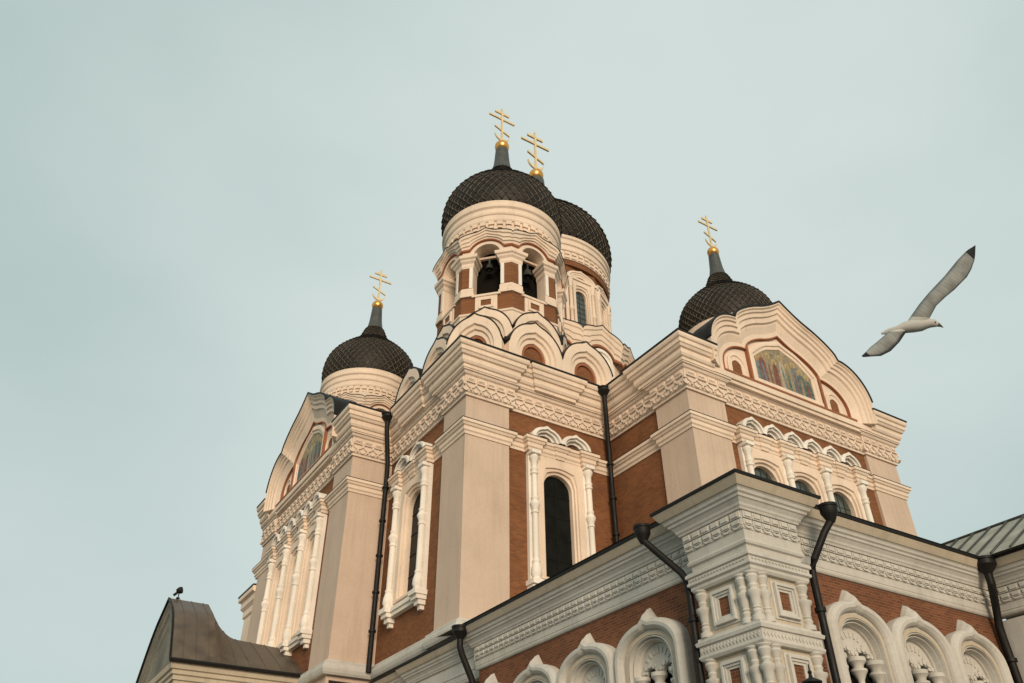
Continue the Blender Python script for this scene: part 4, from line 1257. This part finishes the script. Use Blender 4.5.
rbo = rb.build('seamed_roof', M['roofpale'], CH)
sm2 = MB()
for k in range(22):
    y = 2.0 + k * 0.62
    sm2.tube([(25.14, y, 9.10), (28.22, y, 11.05)], 0.035, 6)
sm2.tube([(28.25, 3.0, 11.05), (28.25, 16.5, 11.05)], 0.06, 6)
sm2.build('roof_seam', M['roofdark'], rbo)

# ---- side porch with an ogee copper roof in front of the left arm
def side_porch():
    yc, hwid, z0 = 45.75, 4.25, 10.0
    x0, x1 = 7.2, 13.9
    def ridge(x):
        if x <= 9.25: return 14.0
        if x <= 11.1:
            t = (x - 9.25) / 1.85
            return 14.0 - 1.6 * (1 - (1 - t) ** 1.9)
        return 12.4 - 0.05 * (x - 11.1)
    def cross(x):
        h = ridge(x) - z0
        pts = []
        for i in range(33):
            u = -1 + i / 16
            a = 1 - abs(u)
            raised = max(0.0, min(1.0, (h - 2.35) / 1.65))
            og = 0.50 * math.sin(min(1, a * 1.5) * PI / 2) + 0.50 * a ** 1.25
            lo = a ** 0.9
            pts.append((yc + u * hwid, z0 + h * (og * raised + lo * (1 - raised))))
        return pts
    xs = [x0, x0 + 0.5, 8.2, 8.8, 9.25] + [9.25 + 1.85 * k / 10 for k in range(1, 11)] + [11.8, 12.6, x1]
    m = MB()
    m.loft([[(x, y, z) for y, z in cross(x)] for x in xs], smooth=True)
    rf_ = m.build('porch_roof', M['copper'], CH)
    sm3 = MB()
    for x in (7.75, 8.35, 8.95, 9.6, 10.3, 11.0, 11.8, 12.6, 13.3):
        sm3.tube([(x, y, z + 0.015) for y, z in cross(x)], 0.022, 6)
    sm3.build('roof_seam', M['copper'], rf_)
    m = MB()
    c0 = cross(x0)
    m.loft([[(x0 - 0.06, y, z - 0.03) for y, z in c0], [(x0 - 0.06, y, z + 0.05) for y, z in c0], [(x0 + 0.05, y, z + 0.03) for y, z in c0], [(x0 + 0.05, y, z - 0.03) for y, z in c0]], close_v=True)
    m.tube([(x0 - 0.05, yc - hwid - 0.05, z0 - 0.02), (13.6, yc - hwid - 0.05, z0 - 0.02)], 0.09, 8)
    m.build('gutter', M['dark'], rf_)
    # front gable wall, stepped mouldings under the ogee
    F = LEFT(x0 + 0.35, 0)
    out = [(-y, z - 0.05) for y, z in cross(x0)]
    inn = [(-yc + (s + yc) * 0.62, z0 - 0.4 + (z - z0) * 0.6) for s, z in out]
    m = MB(); rings(m, F, out, inn, [(0, -0.2), (0, 0.30), (0.12, 0.30), (0.15, 0.22), (0.35, 0.20), (0.38, 0.10), (0.7, 0.08), (0.75, 0.0), (1.0, 0.0)])
    m.prism(F, inn, -0.1, 0.002)
    m.build('porch_gable', M['gable_face'], CH)
    m = MB()
    wp = [(13.6, yc + hwid - 0.45), (x0 + 0.45, yc + hwid - 0.45), (x0 + 0.45, yc - hwid + 0.45), (13.6, yc - hwid + 0.45)]
    m.sweep(wp[1:], [(-0.4, GZ), (0, GZ), (0, 9.2), (0.1, 9.22), (0.1, 9.4), (0.2, 9.45), (0.2, 9.62), (0.3, 9.66), (0.36, 9.92), (-0.4, 9.95)])
    m.sweep(wp[:2], [(-0.4, GZ), (0, GZ), (0, 9.9), (-0.4, 9.95)])
    m.build('porch_wall', M['gcream'], CH)
    m = MB()
    m.add([(7.3, yc - hwid, 9.97), (13.9, yc - hwid, 9.97), (13.9, yc + hwid, 9.97), (7.3, yc + hwid, 9.97)], [(0, 1, 2, 3)])
    m.build('porch_soffit', M['gcream'], CH)
side_porch()

# ---- rainwater pipes
def drainpipe(pts, r=0.10, hop=0.30, clips=()):
    m = MB()
    m.tube(pts, r, 12)
    x, y, z = pts[-1]
    zt_ = pts[-2][2]
    for z_ in [zt_ - 0.7 - 1.9 * k for k in range(8) if zt_ - 0.7 - 1.9 * k > z + 0.5]:
        m.lathe(x, y, [(r * 1.05, z_ - 0.06), (r * 1.45, z_ - 0.05), (r * 1.45, z_ + 0.05), (r * 1.05, z_ + 0.06)], 12)
    x, y, z = pts[0]
    o = m.build('drainpipe', M['dark'], CH)
    h = MB()
    h.lathe(x, y, [(r, z - 0.2), (r * 1.3, z - 0.14), (hop * 0.8, z - 0.02), (hop, z + 0.06), (hop, z + 0.20), (hop * 1.12, z + 0.21), (hop * 1.12, z + 0.28), (hop * 0.9, z + 0.28)], 14)
    h.build('hopper', M['dark'], o)
def bend(a, b, n=6):
    return [tuple(a[i] + (b[i] - a[i]) * (t if i < 2 else t) for i in range(3)) for t in [k / n for k in range(n + 1)]]
# re-entrant corners of the tall walls
drainpipe([(23.75, 28.62, 23.0), (23.75, 28.62, 22.4), (23.95, 28.85, 21.4), (24.15, 29.10, 20.6), (24.2, 29.15, 19.8), (24.2, 29.15, 9.8)], 0.13, 0.36)
drainpipe([(15.02, 37.15, 23.0), (15.02, 37.15, 22.4), (15.25, 37.4, 21.4), (15.45, 37.62, 20.6), (15.48, 37.66, 19.8), (15.48, 37.66, 9.6)], 0.13, 0.36)
# gallery corner pier, both sides
drainpipe([(14.22, 16.0, 8.56), (14.24, 15.97, 8.40), (14.42, 15.78, 8.1), (14.86, 15.36, 7.45), (14.90, 15.24, 7.2), (14.92, 15.22, 6.9), (14.92, 15.22, GZ)], 0.095, 0.225)
drainpipe([(17.50, 12.38, 8.56), (17.49, 12.40, 8.40), (17.30, 12.52, 8.1), (17.10, 12.86, 7.45), (17.08, 12.98, 7.2), (17.08, 13.00, 6.9), (17.08, 13.00, GZ)], 0.095, 0.225)
# gallery's left end and right re-entrant
drainpipe([(14.75, 27.30, 8.75), (14.75, 27.30, 8.3), (14.85, 27.28, 8.0), (15.22, 27.2, 7.2), (15.30, 27.2, 6.9), (15.30, 27.2, GZ)], 0.12, 0.30)
drainpipe([(25.28, 12.90, 8.78), (25.30, 12.92, 8.3), (25.5, 13.10, 7.9), (25.74, 13.36, 7.2), (25.76, 13.38, 6.9), (25.76, 13.38, GZ)], 0.12, 0.33)

# ------------------------------------------------------------------ bells in the front belfry
def make_bell(ang, dist, zt, sc, label):
    x, y = FT[0] + dist * math.cos(ang), FT[1] + dist * math.sin(ang)
    b = thing('bell', label, 'bell', (x, y, zt), 'bells hanging in the front belfry')
    pr = [(0.06, 0.0), (0.22, -0.03), (0.30, -0.12), (0.34, -0.35), (0.40, -0.58), (0.52, -0.78), (0.58, -0.86), (0.55, -0.88), (0.48, -0.80), (0.30, -0.4)]
    m = MB(); m.lathe(x, y, [(r * sc, zt + z * sc) for r, z in pr], 24, cap=False); m.build('bell_body', M['bell'], b)
    m = MB(); m.tube([(x, y, zt - 0.1), (x, y, zt - 0.75 * sc)], 0.03, 6); m.lathe(x, y, [(0.01, zt - 0.95 * sc), (0.09, zt - 0.88 * sc), (0.09, zt - 0.8 * sc), (0.02, zt - 0.72 * sc)], 10); m.build('clapper', M['bell'], b)
    m = MB(); F = Frame(x, y, ang); m.box(F, -0.05, 0.05, -0.05, 0.05, zt - 0.02, zt + 0.45); m.build('hanger', M['bell'], b)
    return b
for ang, lab in ((-135, 'small grey bell hanging in the left of two open belfry arches'), (-90, 'larger grey bell hanging in the right of two open belfry arches')):
    a = R(ang)
    make_bell(a, 2.95, 31.55 if ang == -135 else 31.4, 0.55 if ang == -135 else 0.7, lab)
m = MB()
for k in range(8):
    F = Frame(FT[0] + 2.95 * math.cos(k * PI / 4), FT[1] + 2.95 * math.sin(k * PI / 4), k * PI / 4)
    m.box(F, -1.3, 1.3, -0.08, 0.08, 31.95, 32.10)
m.build('bell_beam', M['cream_flat'], CH)

# ------------------------------------------------------------------ floodlight on the porch ridge
fx, fy, fz = 7.62, 45.75, 14.06
fl_ = thing('floodlight', 'small dark floodlight clamped on the ridge of the brown porch roof', 'floodlight', (fx, fy, fz))
m = MB(); m.tube([(fx, fy, fz - 0.05), (fx, fy, fz + 0.30)], 0.03, 8); m.lathe(fx, fy, [(0.10, fz - 0.03), (0.10, fz + 0.03)], 12); m.build('bracket', M['dark'], fl_)
m = MB()
ax = (Vector((0.85, -0.50, 0.18))).normalized()
ref = ax.cross(Vector((0, 0, 1))).normalized(); r2_ = ax.cross(ref)
cv = []
for r_, t in ((0.02, -0.18), (0.10, -0.15), (0.16, -0.06), (0.18, 0.04), (0.17, 0.13), (0.14, 0.135), (0.02, 0.11)):
    cv.append([tuple(Vector((fx, fy, fz + 0.42)) + ax * t + ref * (r_ * math.cos(2 * PI * k / 16)) + r2_ * (r_ * math.sin(2 * PI * k / 16))) for k in range(16)])
m.loft(cv, True, close_u=True); m.build('lamp_head', M['dark'], fl_)
m = MB(); m.tube([(fx, fy, fz + 0.40), (fx - 0.16, fy + 0.08, fz + 0.22), (fx - 0.24, fy + 0.12, fz + 0.15)], 0.07, 10); m.build('ballast', M['dark'], fl_)

# ------------------------------------------------------------------ street lamp in front of the gallery
def ray(px, py):
    return FW + RT * ((px - 512) / 808.5) - UP * ((py - 341.5) / 808.5)
ld = ray(808, 664); ld = ld * (2.75 / ld.z)
lx_, ly_, lz_ = ld.x, ld.y, ld.z
lp = thing('street_lamp', 'black lantern street lamp with a pointed cap before the corner pier', 'street lamp', (lx_, ly_, GZ))
m = MB(); m.lathe(lx_, ly_, [(0.16, GZ), (0.16, GZ + 0.25), (0.09, GZ + 0.35), (0.06, GZ + 1.2), (0.045, lz_ - 0.75), (0.09, lz_ - 0.70), (0.05, lz_ - 0.66)], 12); m.build('post', M['dark'], lp)
m = MB(); m.lathe(lx_, ly_, [(0.008, lz_), (0.012, lz_ - 0.08), (0.03, lz_ - 0.10), (0.018, lz_ - 0.13), (0.03, lz_ - 0.17), (0.13, lz_ - 0.22), (0.135, lz_ - 0.24), (0.09, lz_ - 0.26)], 12); m.build('cap', M['dark'], lp)
m = MB(); m.lathe(lx_, ly_, [(0.085, lz_ - 0.26), (0.05, lz_ - 0.66)], 6, False); m.build('lantern_glass', M['glass'], lp)

# ------------------------------------------------------------------ gull in flight
def gull():
    D = 6.3; k = D / 808.5
    org = ray(913, 325) * D
    def L(px, py, dep=0.0):       # picture-sized offsets turned into metres in the bird's own axes
        return (org + RT * ((px - 913) * k) - UP * ((py - 325) * k)) * (1 + dep / D)
    WH, GR, BK, YE = 0, 1, 2, 3
    m = MB(); mi = []
    def loft_secs(secs, mats):
        n0 = len(m.f)
        m.loft([[tuple(p) for p in s_] for s_ in secs], True, close_u=True)
        npf = len(secs[0])
        for i in range(len(secs) - 1):
            mi.extend([mats[i]] * npf)
        m.add([tuple(p) for p in secs[0]], [tuple(range(npf))], True); mi.append(mats[0])
        m.add([tuple(p) for p in secs[-1]], [tuple(range(npf))], True); mi.append(mats[-1])
    # body from tail to bill
    axis = [(881, 333.6, 0.3, 0.9, 0.004), (889, 331.6, 0.5, 3.2, 0.012), (897, 329.5, 3.6, 3.6, 0.03), (905, 327.5, 5.8, 5.8, 0.05), (913, 326, 6.6, 6.6, 0.055), (921, 325, 6.3, 6.3, 0.052), (927, 323.6, 5.0, 5.0, 0.042), (931, 323.2, 4.4, 4.4, 0.036), (935, 323.4, 3.9, 3.9, 0.032), (938, 324.6, 2.3, 2.3, 0.018), (941, 326.0, 1.1, 1.1, 0.008), (943.3, 327.6, 0.35, 0.35, 0.003)]
    secs = []
    for i, (x, y, a, b, dd) in enumerate(axis):
        x0, y0 = axis[max(0, i - 1)][:2]; x1, y1 = axis[min(len(axis) - 1, i + 1)][:2]
        l_ = math.hypot(x1 - x0, y1 - y0); nx, ny = -(y1 - y0) / l_, (x1 - x0) / l_
        hh = a if i > 1 else b
        sec = []
        for j in range(14):
            t = 2 * PI * j / 14
            sec.append(L(x + nx * hh * math.cos(t), y + ny * hh * math.cos(t), dd * math.sin(t)))
        secs.append(sec)
    loft_secs(secs, [WH] * 9 + [YE] * 2)
    # wings: (leading edge, trailing edge, depth, thickness in metres)
    def wing(sts, mats):
        secs = []
        for (lx, ly, tx, ty, dep, th) in sts:
            sec = []
            for u, w in ((0, 0), (0.12, 0.8), (0.35, 1.0), (0.7, 0.5), (1, 0.06), (0.7, -0.2), (0.35, -0.35), (0.12, -0.4)):
                sec.append(L(lx + (tx - lx) * u, ly + (ty - ly) * u, dep + w * th - 0.02 * math.sin(u * PI)))
            secs.append(sec)
        loft_secs(secs, mats)
    up = [(928, 322, 906, 323, 0.0, 0.05), (930, 317.5, 910.5, 316.5, 0.0, 0.042), (936.3, 305.8, 919, 304.5, 0.03, 0.036), (945, 297.5, 928, 293.5, 0.06, 0.030), (954.8, 289.4, 936, 285, 0.10, 0.024), (961, 283, 944.5, 276, 0.14, 0.019), (967, 277, 951, 268, 0.19, 0.014), (971.5, 269, 957.5, 260, 0.23, 0.010), (974.5, 260.0, 965.5, 251.8, 0.27, 0.007), (975.2, 255, 968.5, 249.4, 0.30, 0.005), (975.6, 245.2, 974.6, 245.6, 0.33, 0.003)]
    wing(up, [WH, GR, GR, GR, GR, GR, GR, GR, BK, BK])
    dn = [(900, 328, 916, 328.5, 0.0, 0.05), (889, 331.5, 906.6, 331.5, -0.03, 0.036), (882.3, 337.2, 899.6, 342, -0.09, 0.028), (875.8, 342.8, 890.6, 351.2, -0.16, 0.020), (870, 347.3, 881, 356, -0.21, 0.014), (866, 351.8, 871, 356.6, -0.26, 0.009), (861.5, 355.9, 863, 357.2, -0.30, 0.004)]
    wing(dn, [WH, GR, GR, GR, GR, BK])
    me = bpy.data.meshes.new('seagull')
    loc = Vector(org)
    me.from_pydata([tuple(Vector(v) - loc) for v in m.v], [], m.f)
    for mt in ('g_white', 'g_grey', 'g_black', 'g_bill'): me.materials.append(M[mt])
    for p, q in zip(me.polygons, mi): p.material_index = q; p.use_smooth = True
    bm = bmesh.new(); bm.from_mesh(me); bmesh.ops.recalc_face_normals(bm, faces=bm.faces); bm.to_mesh(me); bm.free()
    o = bpy.data.objects.new('seagull', me); COL.objects.link(o); o.location = loc
    tag(o, 'grey and white gull with black wing tips gliding beside the cathedral', 'bird')
    # dark eye and dusky wing-edge feathers
    e = MB()
    c = L(935.2, 322.2, -0.030)
    e.lathe(0, 0, [(0.001, -0.006), (0.006, -0.003), (0.006, 0.003), (0.001, 0.006)], 8)
    e.v = [tuple(Vector(v) + c - loc) for v in e.v]
    eo = e.build('eye', M['dark'], None); eo.parent = o
M['g_white'] = stucco('gull_white_plumage', (0.50, 0.49, 0.45), streak=0.05, scale=8, bump=0.1)
def plume(name, c):
    m, n, l, b = nodes_of(name)
    geo = n.new('ShaderNodeTexCoord')
    nz = n.new('ShaderNodeTexNoise'); nz.inputs['Scale'].default_value = 11; nz.inputs['Detail'].default_value = 4
    l.new(geo.outputs['Object'], nz.inputs['Vector'])
    sd = (RT * 0.62 + UP * 0.78).normalized()
    dp = n.new('ShaderNodeVectorMath'); dp.operation = 'DOT_PRODUCT'; dp.inputs[1].default_value = sd
    l.new(geo.outputs['Object'], dp.inputs[0])
    ma = n.new('ShaderNodeMath'); ma.operation = 'MULTIPLY_ADD'; ma.inputs[1].default_value = 30.0
    l.new(dp.outputs['Value'], ma.inputs[0])
    m2 = n.new('ShaderNodeMath'); m2.operation = 'MULTIPLY'; m2.inputs[1].default_value = 1.2
    l.new(nz.outputs['Fac'], m2.inputs[0]); l.new(m2.outputs[0], ma.inputs[2])
    fr_ = n.new('ShaderNodeMath'); fr_.operation = 'FRACT'; l.new(ma.outputs[0], fr_.inputs[0])
    r1 = n.new('ShaderNodeMapRange'); r1.inputs[3].default_value = 0.90; r1.inputs[4].default_value = 1.06; l.new(fr_.outputs[0], r1.inputs[0])
    r2 = n.new('ShaderNodeMapRange'); r2.inputs[1].default_value = 0.3; r2.inputs[2].default_value = 0.7; r2.inputs[3].default_value = 0.72; r2.inputs[4].default_value = 1.2; l.new(nz.outputs['Fac'], r2.inputs[0])
    mm = n.new('ShaderNodeMath'); mm.operation = 'MULTIPLY'; l.new(r1.outputs[0], mm.inputs[0]); l.new(r2.outputs[0], mm.inputs[1])
    vm = n.new('ShaderNodeVectorMath'); vm.operation = 'SCALE'; vm.inputs[0].default_value = c
    l.new(mm.outputs[0], vm.inputs['Scale']); l.new(vm.outputs[0], b.inputs['Base Color'])
    b.inputs['Roughness'].default_value = 0.8
    return m
M['g_grey'] = plume('gull_grey_plumage', (0.235, 0.24, 0.225))
M['g_black'] = stucco('gull_black_tips', (0.02, 0.02, 0.02), streak=0.0)
M['g_bill'] = stucco('gull_bill', (0.10, 0.08, 0.05), streak=0.0)
gull()
